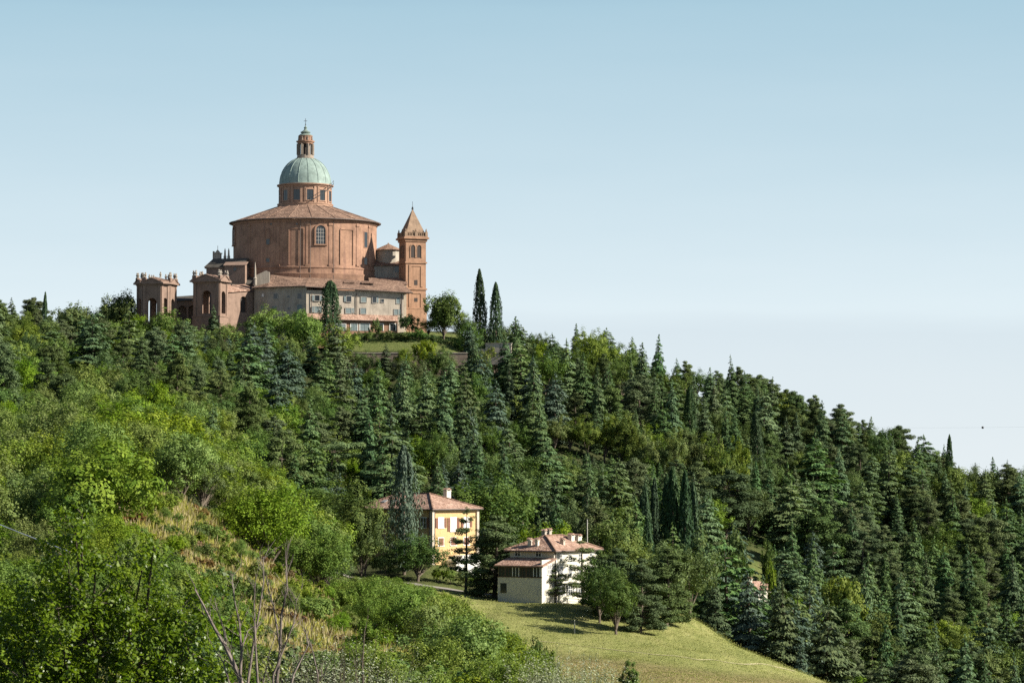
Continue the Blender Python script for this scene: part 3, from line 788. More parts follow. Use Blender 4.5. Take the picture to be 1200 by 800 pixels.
# ------------------------------------------------------------------ convent: long range below the rotunda
cv = empty("convent", (0, 0, 0))
tag(cv, "long cream convent range with tiled lean-to roof below the rotunda", "convent")
def P(u, Y): return Vector((xat(u, Y), Y, 0))
fr_pts = [P(297, 781), P(315, 777.5), P(358.5, 772.5), P(473, 778.5)]
bk = [P(473, 792), P(297, 796)]
floor_z = BZ - 4
def czat(v, p): return zat(v, p.y)
eave_v = [337.5, 337.5, 338.5, 343.5]
ez = [czat(v, p) for v, p in zip(eave_v, fr_pts)]
ezL, ezR = ez[0], ez[3]
# walls: left range in darker plaster that carries its shade, lit right range paler
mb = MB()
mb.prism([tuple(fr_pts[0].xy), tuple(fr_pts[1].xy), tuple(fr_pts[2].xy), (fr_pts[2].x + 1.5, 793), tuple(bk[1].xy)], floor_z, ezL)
cw1 = mb.build("shade_toned_wall", M['convent'], cv)
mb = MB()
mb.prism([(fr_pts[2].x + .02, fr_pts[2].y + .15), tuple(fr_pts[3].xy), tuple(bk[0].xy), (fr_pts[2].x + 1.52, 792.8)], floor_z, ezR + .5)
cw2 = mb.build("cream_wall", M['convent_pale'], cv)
def out_pts(pts, d):
    res = []
    for i, p in enumerate(pts):
        dirs = []
        if i > 0: dirs.append((pts[i] - pts[i - 1]).normalized())
        if i < len(pts) - 1: dirs.append((pts[i + 1] - pts[i]).normalized())
        n = Vector((0, 0, 0))
        for dd in dirs: n += Vector((dd.y, -dd.x, 0))
        res.append(p + n.normalized() * d)
    return res
# roof: four planes rising to the rotunda
eo = out_pts(fr_pts, 1.0)
eo[3] = eo[3] + Vector((2.3, 0.3, 0))
rb_ = [P(300, 790), P(318, 789), P(362, 787.5), P(470, 788)]
rz_ = [zat(325, 790), zat(320.5, 789), zat(325, 787.5), zat(331.5, 788)]
er = [ezL, ezL, ezL, ezR + .15]
mb = MB()
for i in range(3):
    d0, d1 = (0, -0.35) if i == 2 else (0, 0)
    a, c = eo[i], eo[i + 1]
    mb.slab([(a.x, a.y, er[i] + (-.12 if i == 2 else .05)), (c.x, c.y, er[i + 1] + .05), (rb_[i + 1].x, rb_[i + 1].y, rz_[i + 1]), (rb_[i].x, rb_[i].y, rz_[i])], .28)
croof = mb.build("roof", M['tile'], cv)
mb = MB()
mb.slab([(eo[3].x, eo[3].y, er[3] + .05), (P(474, 792).x, 792, er[3] + .6), (rb_[3].x, rb_[3].y, rz_[3])], .25); mb.build("hip_end", M['tile'], croof)
mb = MB(); mb.tube([(p.x, p.y - .06, z - .08) for p, z in zip(eo[:3], er[:3])], .13, 6); mb.tube([(eo[2].x, eo[2].y - .06, er[2] - .25), (eo[3].x, eo[3].y - .06, er[3] - .1)], .13, 6)
mb.build("gutter", M['gutter'], croof)
for u, v, w in ((409, 332, 2.4), (431, 332.5, 2.8)):   # dormers
    p = at(u, v + 2.5, 781)
    mb = MB(Matrix.Translation(p)); mb.box(-w / 2, w / 2, -.1, 3, 0, .75)
    d_ = mb.build("dormer", M['dark'], croof)
    mb = MB(Matrix.Translation(p)); mb.slab([(-w / 2 - .3, -.5, .8), (w / 2 + .3, -.5, .8), (w / 2 + .3, 3.4, 1.6), (-w / 2 - .3, 3.4, 1.6)], .18); mb.build("dormer_roof", M['tile'], d_)
p = at(308, 336, 781)           # pale parapet gable and chimney shaft at the left end of the roof
mb = MB(Matrix.Translation((p.x, p.y, zat(336.5, 781))))
mb.extr([(-2.3, 0), (1.9, 0), (1.9, 4.2), (.9, 4.6), (-2.3, 3.1)], -.5, .6)
mb.build("parapet_gable", M['stone'], cv)
mb = MB(Matrix.Translation((xat(298.3, 779), 779, zat(334, 779)))); mb.lathe([(.45, 0), (.45, 1.6), (.6, 1.8), (.3, 2.2), (.25, 4.6), (.05, 6.4)], 8); mb.build("pinnacle", M['stone'], cv)
# windows on the convent
def seg_at(i, u):
    a, c = fr_pts[i], fr_pts[i + 1]
    ua, uc = proj(a.x, a.y, 40)[0], proj(c.x, c.y, 40)[0]
    t = (u - ua) / (uc - ua)
    return a.lerp(c, t), (c - a).normalized()
def conv_win(i, u, v0, v1, w, mat, parent, shut=None):
    p, t = seg_at(i, u)
    z0, z1 = zat(v1, p.y), zat(v0, p.y)
    mb = MB(frame((p.x, p.y, z0), t)); h = z1 - z0; e = .16
    mb.box(-w / 2 - .12, w / 2 + .12, -.14 - (0.15 if i == 2 else 0) * 0, .3, -.14, 0); mb.box(-w / 2 - .12, w / 2 + .12, -.1, .3, h, h + .12)
    for s in (-1, 1): mb.box(s * (w / 2 + .06) - .06, s * (w / 2 + .06) + .06, -.1, .3, 0, h)
    f = mb.build("window", M['frame'], parent)
    mb = MB(frame((p.x, p.y, z0), t)); mb.box(-w / 2, w / 2, -.03, .2, 0, h); mb.build("pane", mat, f)
    if shut:
        for s in shut:
            mb = MB(frame((p.x, p.y, z0), t)); mb.box(s * (w * .78) - w * .26, s * (w * .78) + w * .26, -.08, .2, 0, h); mb.build("shutter", M['shutter_teal'], f)
for u, v0, v1, w, mt in ((323, 344, 350, 1.2, 'glass'), (351, 344, 350, 1.2, 'glass'), (338, 346.5, 349, .6, 'glass'), (321.5, 358.5, 364, 1.3, 'shutter_teal'), (351, 357, 364, 1.5, 'shutter_teal'), (338.5, 360, 362.5, .6, 'glass')):
    conv_win(1, u, v0, v1, w, M[mt], cw1)
for u, v0, v1, w, mt in ((308, 344, 347.5, .8, 'frame_white'), (307.5, 358, 364, 1.0, 'shutter_teal')):
    conv_win(0, u, v0, v1, w, M[mt], cw1)
for u, v0, v1, w, mt, sh in ((371.5, 346, 352.5, 1.3, 'glass', (-1, 1)), (408.5, 347, 353.5, 1.3, 'glass', (-1,)), (426, 348, 354, 1.5, 'shutter_teal', None), (438.5, 348, 354.5, 1.1, 'glass', (1,)), (448, 350.5, 354, .8, 'glass', None), (466.5, 349, 355.5, 1.0, 'shutter_teal', None),
                             (371, 359, 366, 1.3, 'shutter_teal', (-1, 1)), (408, 361, 367, 1.5, 'shutter_teal', (1,)), (425.5, 361, 367.5, 1.5, 'shutter_teal', None), (414, 364, 366, .5, 'glass', None), (464, 362.5, 368.5, 1.1, 'shutter_teal', (1,))):
    conv_win(2, u, v0, v1, w, M[mt], cw2, sh)
for u in (365, 417.5, 470.5):
    p, t = seg_at(2, u); mb = MB(frame((p.x, p.y, 0), t)); mb.tube([(0, -.14, BZ + 4), (0, -.14, zat(343, p.y))], .1, 6); mb.build("downpipe", M['gutter'], cw2)
# string course where the plaster changes on the right range
p0, t = seg_at(2, 359.5); p1, _ = seg_at(2, 472)
# lean-to porch along the foot
pa, pb = P(359, 769.3), P(466, 775.2)
qa, qb = P(359, 772.6), P(466, 778.2)
mb = MB(); mb.slab([(pa.x, pa.y, zat(373.5, pa.y)), (pb.x, pb.y, zat(376, pb.y)), (qb.x, qb.y, zat(369.5, qb.y)), (qa.x, qa.y, zat(367, qa.y))], .22); lr = mb.build("porch_roof", M['tile_pink'], cv)
mb = MB(); mb.tube([(pa.x, pa.y - .05, zat(373.9, pa.y)), (pb.x, pb.y - .05, zat(376.4, pb.y))], .1, 6); mb.build("gutter", M['gutter'], lr)
ia, ib = P(359.5, 770.0), P(465.5, 775.9)
mb = MB(); mb.prism([tuple(ia.xy), tuple(ib.xy), (ib.x, ib.y + 2), (ia.x, ia.y + 2)], floor_z, zat(375.5, 772) - .05)
pw = mb.build("porch_wall", M['brick_trim'], cv)
tp = (ib - ia).normalized()
for u, w, mt in ((366, 1.6, 'shutter_teal'), (377, 2.0, 'frame_white'), (399, 2.6, 'frame_white'), (414.5, 1.8, 'frame_white'), (427, 2.6, 'frame_white'), (446, 1.2, 'glass'), (460, 1.5, 'glass')):
    t = (u - 359.5) / 106.0; p = ia.lerp(ib, t)
    zb_ = zat(387.5, p.y); hh = zat(379.5, p.y) - zb_
    mb = MB(frame((p.x, p.y, zb_), tp)); 
    for s in (-1, 1): mb.box(s * (w / 2 + .1) - .1, s * (w / 2 + .1) + .1, -.12, .2, 0, hh)
    mb.box(-w / 2 - .2, w / 2 + .2, -.14, .2, hh, hh + .18)
    f = mb.build("porch_door", M['frame_white'], pw)
    mb = MB(frame((p.x, p.y, zb_), tp)); mb.box(-w / 2, w / 2, -.04, .1, 0, hh)
    mb.box(-.04, .04, -.08, 0, 0, hh); mb.box(-w / 2, w / 2, -.075, 0, hh * .5, hh * .5 + .08)
    mb.build("pane", M['shutter_teal'] if mt == 'frame_white' else M[mt], f)
# lower roof stepped up behind the tower end of the range
lt = empty("sacristy", tuple(at(457, 388, 790).xy) + (BZ,), R(6))
tag(lt, "low tiled sacristy roof at the foot of the bell tower", "annex")
mb = MB(); mb.box(-5.5, 4.6, 0, 6, -2, hz(332.5, 789)); mb.build("wall", M['convent_pale'], lt)
mb = MB(); mb.slab([(-5.8, -.7, hz(332.6, 788)), (4.9, -.7, hz(332.6, 788)), (4.9, 5, hz(325, 793)), (-5.8, 5, hz(325, 793))], .25); mb.build("roof", M['tile'], lt)

# ------------------------------------------------------------------ entrance pavilions and the arcade wall
def arch_panel(mb, A, B, z0, z1, t, ops):
    """wall from A to B (plan), outside on the right hand, thickness t inward; ops: (s0, s1, zb, zt) round-headed openings"""
    A, B = Vector((A[0], A[1], 0)), Vector((B[0], B[1], 0)); L = (B - A).length
    mb0 = mb.M; base = frame((A.x, A.y, 0), (B - A))
    mb.M = (mb0 @ base) if mb0 is not None else base
    s = 0.0
    def q(pts): 
        n = len(pts); mb.add([(x, 0, z) for x, z in pts] + [(x, t, z) for x, z in pts], [tuple(range(n)), tuple(range(2 * n - 1, n - 1, -1))])
    def side(p, qq): mb.add([(p[0], 0, p[1]), (p[0], t, p[1]), (qq[0], t, qq[1]), (qq[0], 0, qq[1])], [(0, 1, 2, 3)])
    for s0, s1, zb, zt in ops:
        if s0 > s: q([(s, z0), (s0, z0), (s0, z1), (s, z1)])
        r = (s1 - s0) / 2; c = (s0 + s1) / 2; n = 12
        if zb > z0: q([(s0, z0), (s1, z0), (s1, zb), (s0, zb)]); side((s0, zb), (s1, zb))
        ar = [(c - r * math.cos(math.pi * k / n), zt - r + r * math.sin(math.pi * k / n)) for k in range(n + 1)]
        for a, b2 in zip(ar[:-1], ar[1:]):
            q([a, b2, (b2[0], z1), (a[0], z1)]); side(a, b2)
        side((s0, zb), ar[0]); side(ar[-1], (s1, zb))
        s = s1
    q([(s, z0), (L, z0), (L, z1), (s, z1)])
    side((0, z0), (0, z1)); side((L, z0), (L, z1)); side((0, z1), (L, z1))
    mb.M = mb0
def urn(mb, x, y, z, h):
    mb.lathe([(.22 * h, z), (.22 * h, z + .12 * h), (.1 * h, z + .2 * h), (.24 * h, z + .5 * h), (.1 * h, z + .72 * h), (.16 * h, z + .8 * h), (.02, z + h)], 8, cx=x, cy=y)
def pavilion(name, label, u, Y, rz, plan, vtop, vped, vbase, arch_w, vat, vab, mat, pl_v):
    e = empty(name, tuple(at(u, 388, Y).xy) + (0.0,), rz)
    tag(e, label, "pavilion", "entrance pavilions")
    Z = lambda v: zat(v, Y - 3)
    n = len(plan)
    mb = MB()
    for i in range(n):
        A, B = plan[i], plan[(i + 1) % n]
        L = math.hypot(B[0] - A[0], B[1] - A[1]); w = min(arch_w, L * .52)
        arch_panel(mb, A, B, Z(pl_v), Z(vtop), .9, [(L / 2 - w / 2, L / 2 + w / 2, Z(vab), Z(vat) - (0 if w == arch_w else .2))])
    w_ = mb.build("arcade", mat, e)
    mb = MB()
    def grow(d): 
        return [(x + math.copysign(d, x), y + math.copysign(d, y)) for x, y in plan]
    mb.prism(grow(.25), Z(vbase), Z(pl_v)); mb.prism(grow(.4), Z(pl_v) - .02, Z(pl_v) + .3)
    mb.build("plinth", mat, e)
    for i in range(n):      # corner pilasters
        A, B = Vector(plan[i] + (0,)), Vector(plan[(i + 1) % n] + (0,)); t = (B - A).normalized(); L = (B - A).length
        mb = MB(frame((A.x, A.y, 0), t))
        for s in (.45, L - .45): mb.box(s - .4, s + .4, -.2, .2, Z(pl_v) + .3, Z(vtop))
        mb.build("pilaster", mat, w_)
    mb = MB(); mb.prism(grow(.25), Z(vtop), Z(vtop) + .35); mb.prism(grow(.85), Z(vtop) + .35, Z(vtop) + .8); mb.prism(grow(.1), Z(vtop) + .8, Z(vtop) + 1.3)
    co = mb.build("cornice", mat, e)
    zc = Z(vtop) + .8
    for i in range(n):
        A, B = Vector(grow(.3)[i] + (0,)), Vector(grow(.3)[(i + 1) % n] + (0,)); t = (B - A).normalized(); L = (B - A).length
        if L < 3.0: continue
        mb = MB(frame((A.x, A.y, 0), t)); hp = (Z(vped) - zc) * (1.0 if L > 5.5 else .85)
        mb.extr([(.15, zc), (L - .15, zc), (L / 2, zc + hp)], -.25, .9)
        mb.slab([(-.1, -.5, zc + .1), (L / 2, -.5, zc + hp + .2), (L / 2, .9, zc + hp + .2), (-.1, .9, zc + .1)], .22)
        mb.slab([(L / 2, -.5, zc + hp + .2), (L + .1, -.5, zc + .1), (L + .1, .9, zc + .1), (L / 2, .9, zc + hp + .2)], .22)
        mb.build("pediment", mat, e)
        mb = MB(frame((A.x, A.y, 0), t))
        for s in (.3, 1.0): mb.box(s - .3, s + .3, -.1, .6, zc, zc + 1.3)
        mb.build("attic_block", mat, co)
        for s in (.3, 1.05, L - .5):
            mb = MB(frame((A.x, A.y, 0), t)); urn(mb, s, .25, zc + 1.25, 1.5 + .25 * rng.random()); mb.build("urn", M['stone'], e)
    mb = MB(); k = grow(.2); vs = [(x, y, zc + .5) for x, y in k] + [(0, 0, zc + 1.8)]
    mb.add(vs, [(i, (i + 1) % n, n) for i in range(n)] + [tuple(range(n - 1, -1, -1))]); mb.build("roof", M['tile'], e)
    return e
pavilion("entrance_pavilion", "brick arched pavilion with triangular pediments and urns, standing nearer the church", 246.5, 772, R(-22), [(-4.0, -2.3), (4.0, -2.3), (4.0, 2.3), (-4.0, 2.3)],
         331.5, 321.5, 420, 3.0, 340, 367, M['portico'], 371)
pavilion("entrance_pavilion", "shaded arched pavilion with urns along its top, farthest from the church", 181.5, 770, R(-14), [(-1.9, -4.2), (3.4, -4.2), (4.8, -1.6), (4.8, 3.5), (2, 4.8), (-2.5, 4.8), (-4.6, 2.4), (-4.6, -1.6)],
         334.5, 326.5, 420, 3.0, 348.5, 377, M['portico'], 381)
aw = empty("arcade_wall", (0, 0, 0)); tag(aw, "low dark arcade wall linking the two arched pavilions", "arcade", kind="thing")
a, c = P(199, 776), P(229, 776)
mb = MB(); L = (c - a).length
arch_panel(mb, a.xy, c.xy, zat(415, 776), zat(352, 776), .8, [(1.8 + .3, 1.8 + 2.7, zat(378, 776), zat(358, 776)), (5.0, 6.8, zat(378, 776), zat(358, 776))] if L > 7 else [(2.0, 4.4, zat(378, 776), zat(358, 776))])
mb.build("wall", M['portico'], aw)
mb = MB(); mb.box(a.x, c.x, 779.5, 780, zat(415, 776), zat(353, 776)); mb.build("back_wall", M['portico'], aw)
mb = MB(); mb.slab([(a.x - .2, 775.4, zat(352.5, 775)), (c.x + .2, 775.4, zat(350.5, 775)), (c.x + .2, 780.5, zat(345.5, 780)), (a.x - .2, 780.5, zat(347.5, 780))], .25); mb.build("roof", M['dark_roof'], aw)
pr = empty("portico_wing", (0, 0, 0)); tag(pr, "tan portico wing with arched window between pavilion and convent", "portico", kind="thing")
a, c = P(264, 773.5), P(298, 782)
L = (c - a).length
mb = MB(); arch_panel(mb, a.xy, c.xy, zat(415, 776), zat(341, 776), .7, [(L * .61 - 1.25, L * .61 + 1.25, zat(365.5, 776), zat(346.5, 776))])
pwl = mb.build("wall", M['portico'], pr)
mb = MB(); d = (c - a).normalized(); nrm = Vector((d.y, -d.x, 0))
ax, bx_ = a - nrm * .75, c - nrm * .75
mb.prism([tuple((ax).xy), tuple((bx_).xy), tuple((bx_ - nrm * .3).xy), tuple((ax - nrm * .3).xy)], zat(415, 776), zat(342, 776)); mb.build("window_back", M['dark'], pwl)
mb = MB()
a2, c2 = a + nrm * .5, c + nrm * .5; a3, c3 = a - nrm * 4.2, c - nrm * 4.2
mb.slab([(a2.x, a2.y, zat(341.5, 773)), (c2.x, c2.y, zat(338.5, 781)), (c3.x, c3.y, zat(333, 785)), (a3.x, a3.y, zat(335.5, 777))], .3)
mb.build("roof", M['tile_pink'], pr)
mb = MB(); mb.prism([tuple((a - nrm * 4).xy), tuple((c - nrm * 4).xy), tuple((c - nrm * 5).xy), tuple((a - nrm * 5).xy)], zat(415, 776), zat(334.5, 785)); mb.build("back_wall", M['portico'], pr)
# dark roof of the low church front range seen over the portico
df = empty("nave_annex", tuple(at(283, 388, 790).xy) + (BZ,), 0); tag(df, "low dark roofed annex between church front and convent", "annex")
mb = MB(); mb.box(-4.6, 4.2, -2, 3, -3, hz(334, 788)); mb.build("wall", M['portico'], df)
mb = MB(); mb.slab([(-4.9, -2.5, hz(334, 788)), (4.5, -2.5, hz(332, 788)), (4.2, 3, hz(322, 793)), (-2.0, 3, hz(323.5, 793))], .3); mb.build("roof", M['dark_roof'], df)

# ------------------------------------------------------------------ terrace wall and small walls on the hilltop
rw = empty("retaining_wall", (0, 0, 0)); tag(rw, "long brown retaining wall with pale coping below the convent lawn", "wall", kind="thing")
a, c = P(398, WALL_Y), P(548, WALL_Y)
mb = MB(); mb.box(a.x, c.x, WALL_Y - .7, WALL_Y + .2, zat(455, WALL_Y), zat(414.2, WALL_Y)); ww = mb.build("wall_body", M['old_brick'], rw)
mb = MB(); mb.box(a.x - .1, c.x + .1, WALL_Y - .85, WALL_Y + .35, zat(414.2, WALL_Y), zat(413.0, WALL_Y)); mb.build("coping", M['stone'], rw)
for u in (431, 470, 515):
    x = xat(u, WALL_Y); mb = MB(); mb.box(x - .5, x + .5, WALL_Y - 1.0, WALL_Y - .6, zat(455, WALL_Y), zat(416, WALL_Y)); mb.build("buttress", M['old_brick'], ww)
lw = empty("terrace_wall", (0, 0, 0)); tag(lw, "short white topped terrace wall among trees near the far pavilion", "wall", kind="thing")
a, c = at(104, 404, 752), at(146, 397, 760)
mb = MB(); mb.slab([(a.x, a.y, a.z - .35), (c.x, c.y, c.z - .35), (c.x, c.y + .6, c.z - .35), (a.x, a.y + .6, a.z - .35)], 4.5); mb.build("wall_body", M['portico'], lw)
mb = MB(); mb.slab([(a.x, a.y - .15, a.z), (c.x, c.y - .15, c.z), (c.x, c.y + .75, c.z), (a.x, a.y + .75, a.z)], .34); mb.build("coping", M['frame_white'], lw)
hw_ = empty("garden_wall", tuple(at(582, 410, 752).xy) + (zat(414, 752),), R(-10)); tag(hw_, "pinkish garden wall half hidden by trees past the lawn", "wall", kind="thing")
mb = MB(); mb.box(-3, 4, 0, .6, -3, 2.6); mb.box(-7, -3.01, 0.05, .55, -3, 1.2); mb.build("wall_body", M['convent_pale'], hw_)
mb = MB(); mb.box(-3.15, 4.15, -.12, .72, 2.6, 2.8); mb.build("coping", M['stone'], hw_)

# ------------------------------------------------------------------ houses
def house_window(parent, o, t, w, h, frame_mat, pane_mat, shut_mat=None, closed=False, name="window"):
    """o: bottom centre on the wall, t: direction along the wall"""
    mb = MB(frame(o, t))
    for s in (-1, 1): mb.box(s * (w / 2 + .06) - .06, s * (w / 2 + .06) + .06, -.07, .1, 0, h)
    mb.box(-w / 2 - .12, w / 2 + .12, -.07, .1, h, h + .12); mb.box(-w / 2 - .2, w / 2 + .2, -.14, .1, -.1, 0)
    f = mb.build(name, frame_mat, parent)
    mb = MB(frame(o, t))
    mb.box(-w / 2, w / 2, -.03, .1, 0, h); 
    mb.build("pane", pane_mat, f)
    if not closed:
        mb = MB(frame(o, t)); mb.box(-.04, .04, -.065, 0, 0, h); mb.box(-w / 2, w / 2, -.06, 0, h * .5 - .03, h * .5 + .03); mb.build("sash", frame_mat, f)
    if shut_mat:
        for s in (-1, 1):
            mb = MB(frame(o, t)); d = (w / 4) if closed else (w / 2 + .12 + w / 4)
            mb.box(s * d - w / 4 + .01, s * d + w / 4 - .01, -.11, .05, 0.02, h - .02)
            for k in range(6): mb.box(s * d - w / 4 + .06, s * d + w / 4 - .06, -.13, -.1, h * (k + .3) / 6, h * (k + .75) / 6)
            mb.build("shutter", shut_mat, f)
    return f
def chimney(parent, x, y, z0, z1, w=.7, d=.6, mat=None, name="chimney"):
    mb = MB(); mb.box(x - w / 2, x + w / 2, y - d / 2, y + d / 2, z0, z1 - .35)
    mb.box(x - w / 2 - .08, x + w / 2 + .08, y - d / 2 - .08, y + d / 2 + .08, z1 - .35, z1 - .25)
    for s in (-1, 1): mb.box(x + s * (w / 2 - .08) - .06, x + s * (w / 2 - .08) + .06, y - d / 2, y + d / 2, z1 - .25, z1 - .05)
    c = mb.build(name, mat or M['white'], parent)
    mb = MB(); mb.extr([(-w / 2 - .15, 0), (w / 2 + .15, 0), (0, .25)], y - d / 2 - .12, y + d / 2 + .12)
    for i, p in enumerate(mb.v): mb.v[i] = (p[0] + x, p[1], p[2] + z1 - .05)
    mb.build("cap", M['tile_pink'], c)
    return c
def hip_roof(mb, x0, x1, y0, y1, z, h, ov, hip0=True, hip1=True, th=.22):
    """hipped roof whose ridge runs along x"""
    x0 -= ov; x1 += ov; y0 -= ov; y1 += ov; ym = (y0 + y1) / 2; d = (y1 - y0) / 2
    r0, r1 = (x0 + d if hip0 else x0), (x1 - d if hip1 else x1)
    vs = [(x0, y0, z), (x1, y0, z), (x1, y1, z), (x0, y1, z), (r0, ym, z + h), (r1, ym, z + h), (x0, y0, z - th), (x1, y0, z - th), (x1, y1, z - th), (x0, y1, z - th)]
    mb.add(vs, [(0, 1, 5, 4), (1, 2, 5), (2, 3, 4, 5), (3, 0, 4), (6, 7, 1, 0), (7, 8, 2, 1), (8, 9, 3, 2), (9, 6, 0, 3), (9, 8, 7, 6)])
    return [(x0, y0, z), (x1, y0, z), (x1, y1, z), (x0, y1, z), (r0, ym, z + h), (r1, ym, z + h)]

# ochre villa: local x along the right (sunlit) face, y along the long left face
VY = 478.0
vc = at(506.5, 655, VY)
A1 = 50.0
vil = empty("villa", (vc.x, VY, vc.z), R(A1))
tag(vil, "ochre yellow villa with brown shutters and hipped tile roof", "house")
VW, VL = 11.6, 16.5
vh = zat(596, VY) - vc.z
mb = MB(); mb.box(0, VW, 0, VL, -5, vh); vw = mb.build("wall", M['yellow'], vil)
mb = MB()
for x, y in ((0, 0), (VW, 0), (0, VL)): mb.box(x - .28, x + .28, y - .28 , y + .28, -5, vh - .3)
mb.box(-.12, VW + .12, -.12, VL + .12, vh - .35, vh - .02)
mb.build("corner_quoins", M['convent_pale'], vw)
mb = MB()
ov = .75; z = vh; h = zat(577.5, VY + 6) - zat(595.5, VY)
# ridge runs along y here: build with x/y swapped
x0, x1, y0, y1 = -ov, VW + ov, -ov, VL + ov; xm = (x0 + x1) / 2; d = (x1 - x0) / 2
vsr = [(x0, y0, z), (x1, y0, z), (x1, y1, z), (x0, y1, z), (xm, y0 + d, z + h), (xm, y1 - d + 2, z + h), (x0, y0, z - .22), (x1, y0, z - .22), (x1, y1, z - .22), (x0, y1, z - .22)]
mb.add(vsr, [(0, 1, 4), (1, 2, 5, 4), (2, 3, 5), (3, 0, 4, 5), (6, 7, 1, 0), (7, 8, 2, 1), (8, 9, 3, 2), (9, 6, 0, 3), (9, 8, 7, 6)])
vr = mb.build("roof", M['tile_pink'], vil)
mb = MB()
for a_, b2 in ((0, 4), (1, 4), (4, 5), (2, 5), (3, 5)): mb.tube([Vector(vsr[a_]) + Vector((0, 0, .05)), Vector(vsr[b2]) + Vector((0, 0, .05))], .15, 6)
mb.build("ridge_tiles", M['tile'], vr)
mb = MB(); mb.tube([(x0, y1, z - .1), (x0 - .06, y0 - .06, z - .1), (x1, y0 - .06, z - .1)], .1, 6); mb.build("gutter", M['gutter'], vr)
chimney(vr, VW * .78, 4.6, vh + .5, vh + 3.3, 1.1, .8, M['white'])
for yy in (9, 11, 13):   # skylights in the left slope
    xx = 2.2; zz = z + h * (xx + ov) / d
    mb = MB(Matrix.Translation((xx, yy, zz + .03)) @ Matrix.Rotation(-math.atan2(h, d), 4, 'Y')); mb.box(-.5, .5, -.45, .45, 0, .1); mb.build("skylight", M['shutter_grey'], vr)
vx = Vector((1, 0, 0)); vyn = Vector((0, -1, 0))
def vrow(v): return zat(v, VY + 2) - vc.z
for uu, w, v0, v1, cl in ((2.2, 1.3, 606.5, 618, False), (5.4, 1.4, 606.5, 622.5, False), (8.8, 1.3, 606.5, 618, False)):
    house_window(vw, (uu, 0, vrow(v1)), vx, w, vrow(v0) - vrow(v1), M['frame_white'], M['frame_white'], M['shutter'], False)
for uu in (2.2, 5.4, 8.8):
    house_window(vw, (uu, 0, vrow(639)), vx, 1.3, vrow(630) - vrow(639), M['frame_white'], M['glass'], M['shutter'], True)
for yy in (2.0, 6.5, 11.5):
    house_window(vw, (0, yy, vrow(618)), vyn, 1.2, 1.7, M['frame_white'], M['glass'], M['shutter'], False)
    house_window(vw, (0, yy, vrow(640)), vyn, 1.2, 1.7, M['frame_white'], M['glass'], M['shutter'], True)
for x_, y_ in ((.35, -.3), (-.3, .4)):
    mb = MB(); mb.tube([(x_, y_, -2), (x_, y_, vh - .2)], .07, 6); mb.build("downpipe", M['gutter'], vw)
# outdoor stair at the right foot of the villa
mb = MB(); mb.box(5.5, 9.5, -2.6, -.02, -4, .6); 
for k in range(5): mb.box(5.5 - .4 * (k + 1), 5.5 - .4 * k, -2.4, -.02, -4, .5 - .2 * k)
mb.build("porch_steps", M['frame_white'], vil)

# white house: local x along the sunlit face, y along the gable-side left face, wing on the left face
HY = 436.0
hc = at(649.3, 703, HY)
A2 = 58.0
hou = empty("house", (hc.x, HY, hc.z), R(A2))
tag(hou, "white plastered house with glazed veranda and pinkish tiled hip roof", "house")
HWD, HLN = 8.0, 13.2        # left face (y), right face (x)
hh = zat(645, HY) - hc.z
def hrow(v, dy=0): return zat(v, HY + dy) - hc.z
mb = MB(); mb.box(0, HLN, 0, HWD, -5, hh); hwal = mb.build("wall", M['white'], hou)
mb = MB(); rp = hip_roof(mb, 0, HLN, 0, HWD, hh, zat(627, HY + 5) - zat(644.5, HY), .7, True, True)
hr = mb.build("roof", M['tile_pink'], hou)
mb = MB()
for a_, b2 in ((0, 4), (1, 5), (4, 5), (2, 5), (3, 4)): mb.tube([Vector(rp[a_]) + Vector((0, 0, .05)), Vector(rp[b2]) + Vector((0, 0, .05))], .15, 6)
mb.build("ridge_tiles", M['tile'], hr)
mb = MB(); mb.tube([(-.76, HWD + .7, hh - .1), (-.76, -.76, hh - .1), (HLN + .7, -.76, hh - .1)], .1, 6); mb.build("gutter", M['gutter'], hr)
chimney(hr, .9, HWD * .45, hh + .1, hh + 1.75, .5, .5); chimney(hr, .9, HWD * .62, hh + .1, hh + 1.75, .5, .5)
chimney(hr, 4.6, 1.2, hh + .1, hh + 1.7, .55, .6, M['convent_pale'])
chimney(hr, 9.2, 2.4, hh + .4, hh + 2.35, .95, .7); chimney(hr, 11.0, 2.2, hh + .4, hh + 2.2, 1.1, .7)
chimney(hr, 5.2, HWD * .62, hh + 1, hh + 3.05, .55, .6, M['convent_pale']); chimney(hr, 7.2, HWD * .66, hh + 1, hh + 3.15, .7, .6, M['convent_pale'])
hx, hyn = Vector((1, 0, 0)), Vector((0, -1, 0))
for yy in (2.8, 6.6): house_window(hwal, (0, yy, hrow(652)), hyn, .9, 1.05, M['frame_white'], M['glass'], None)
for xx in (2.0, 4.8, 7.8, 11.2):
    house_window(hwal, (xx, 0, hrow(676)), hx, 1.0, 1.5, M['frame_white'], M['shutter_grey'], M['shutter_grey'], True)
    house_window(hwal, (xx, 0, hrow(698)), hx, 1.0, 1.8, M['frame_white'], M['glass'], M['shutter_grey'], False)
    house_window(hwal, (xx, 0, hrow(657)), hx, .8, .9, M['frame_white'], M['glass'], None)
mb = MB(); mb.tube([(.3, -.1, -2), (.3, -.1, hh - .2)], .07, 6); mb.build("downpipe", M['gutter'], hwal)
WD = 3.6
wh = hrow(662)
mb = MB(); mb.box(-WD, -.002, 0.003, HWD, -5, hrow(676)); 
mb.box(-WD, -.002, .003, .25, hrow(676), wh + .9); mb.box(-WD + 1.2, -.002, .26, HWD, hrow(676), wh)
wing = mb.build("veranda", M['white'], hou)
mb = MB(); ov = .5; zt2 = hrow(653.5)
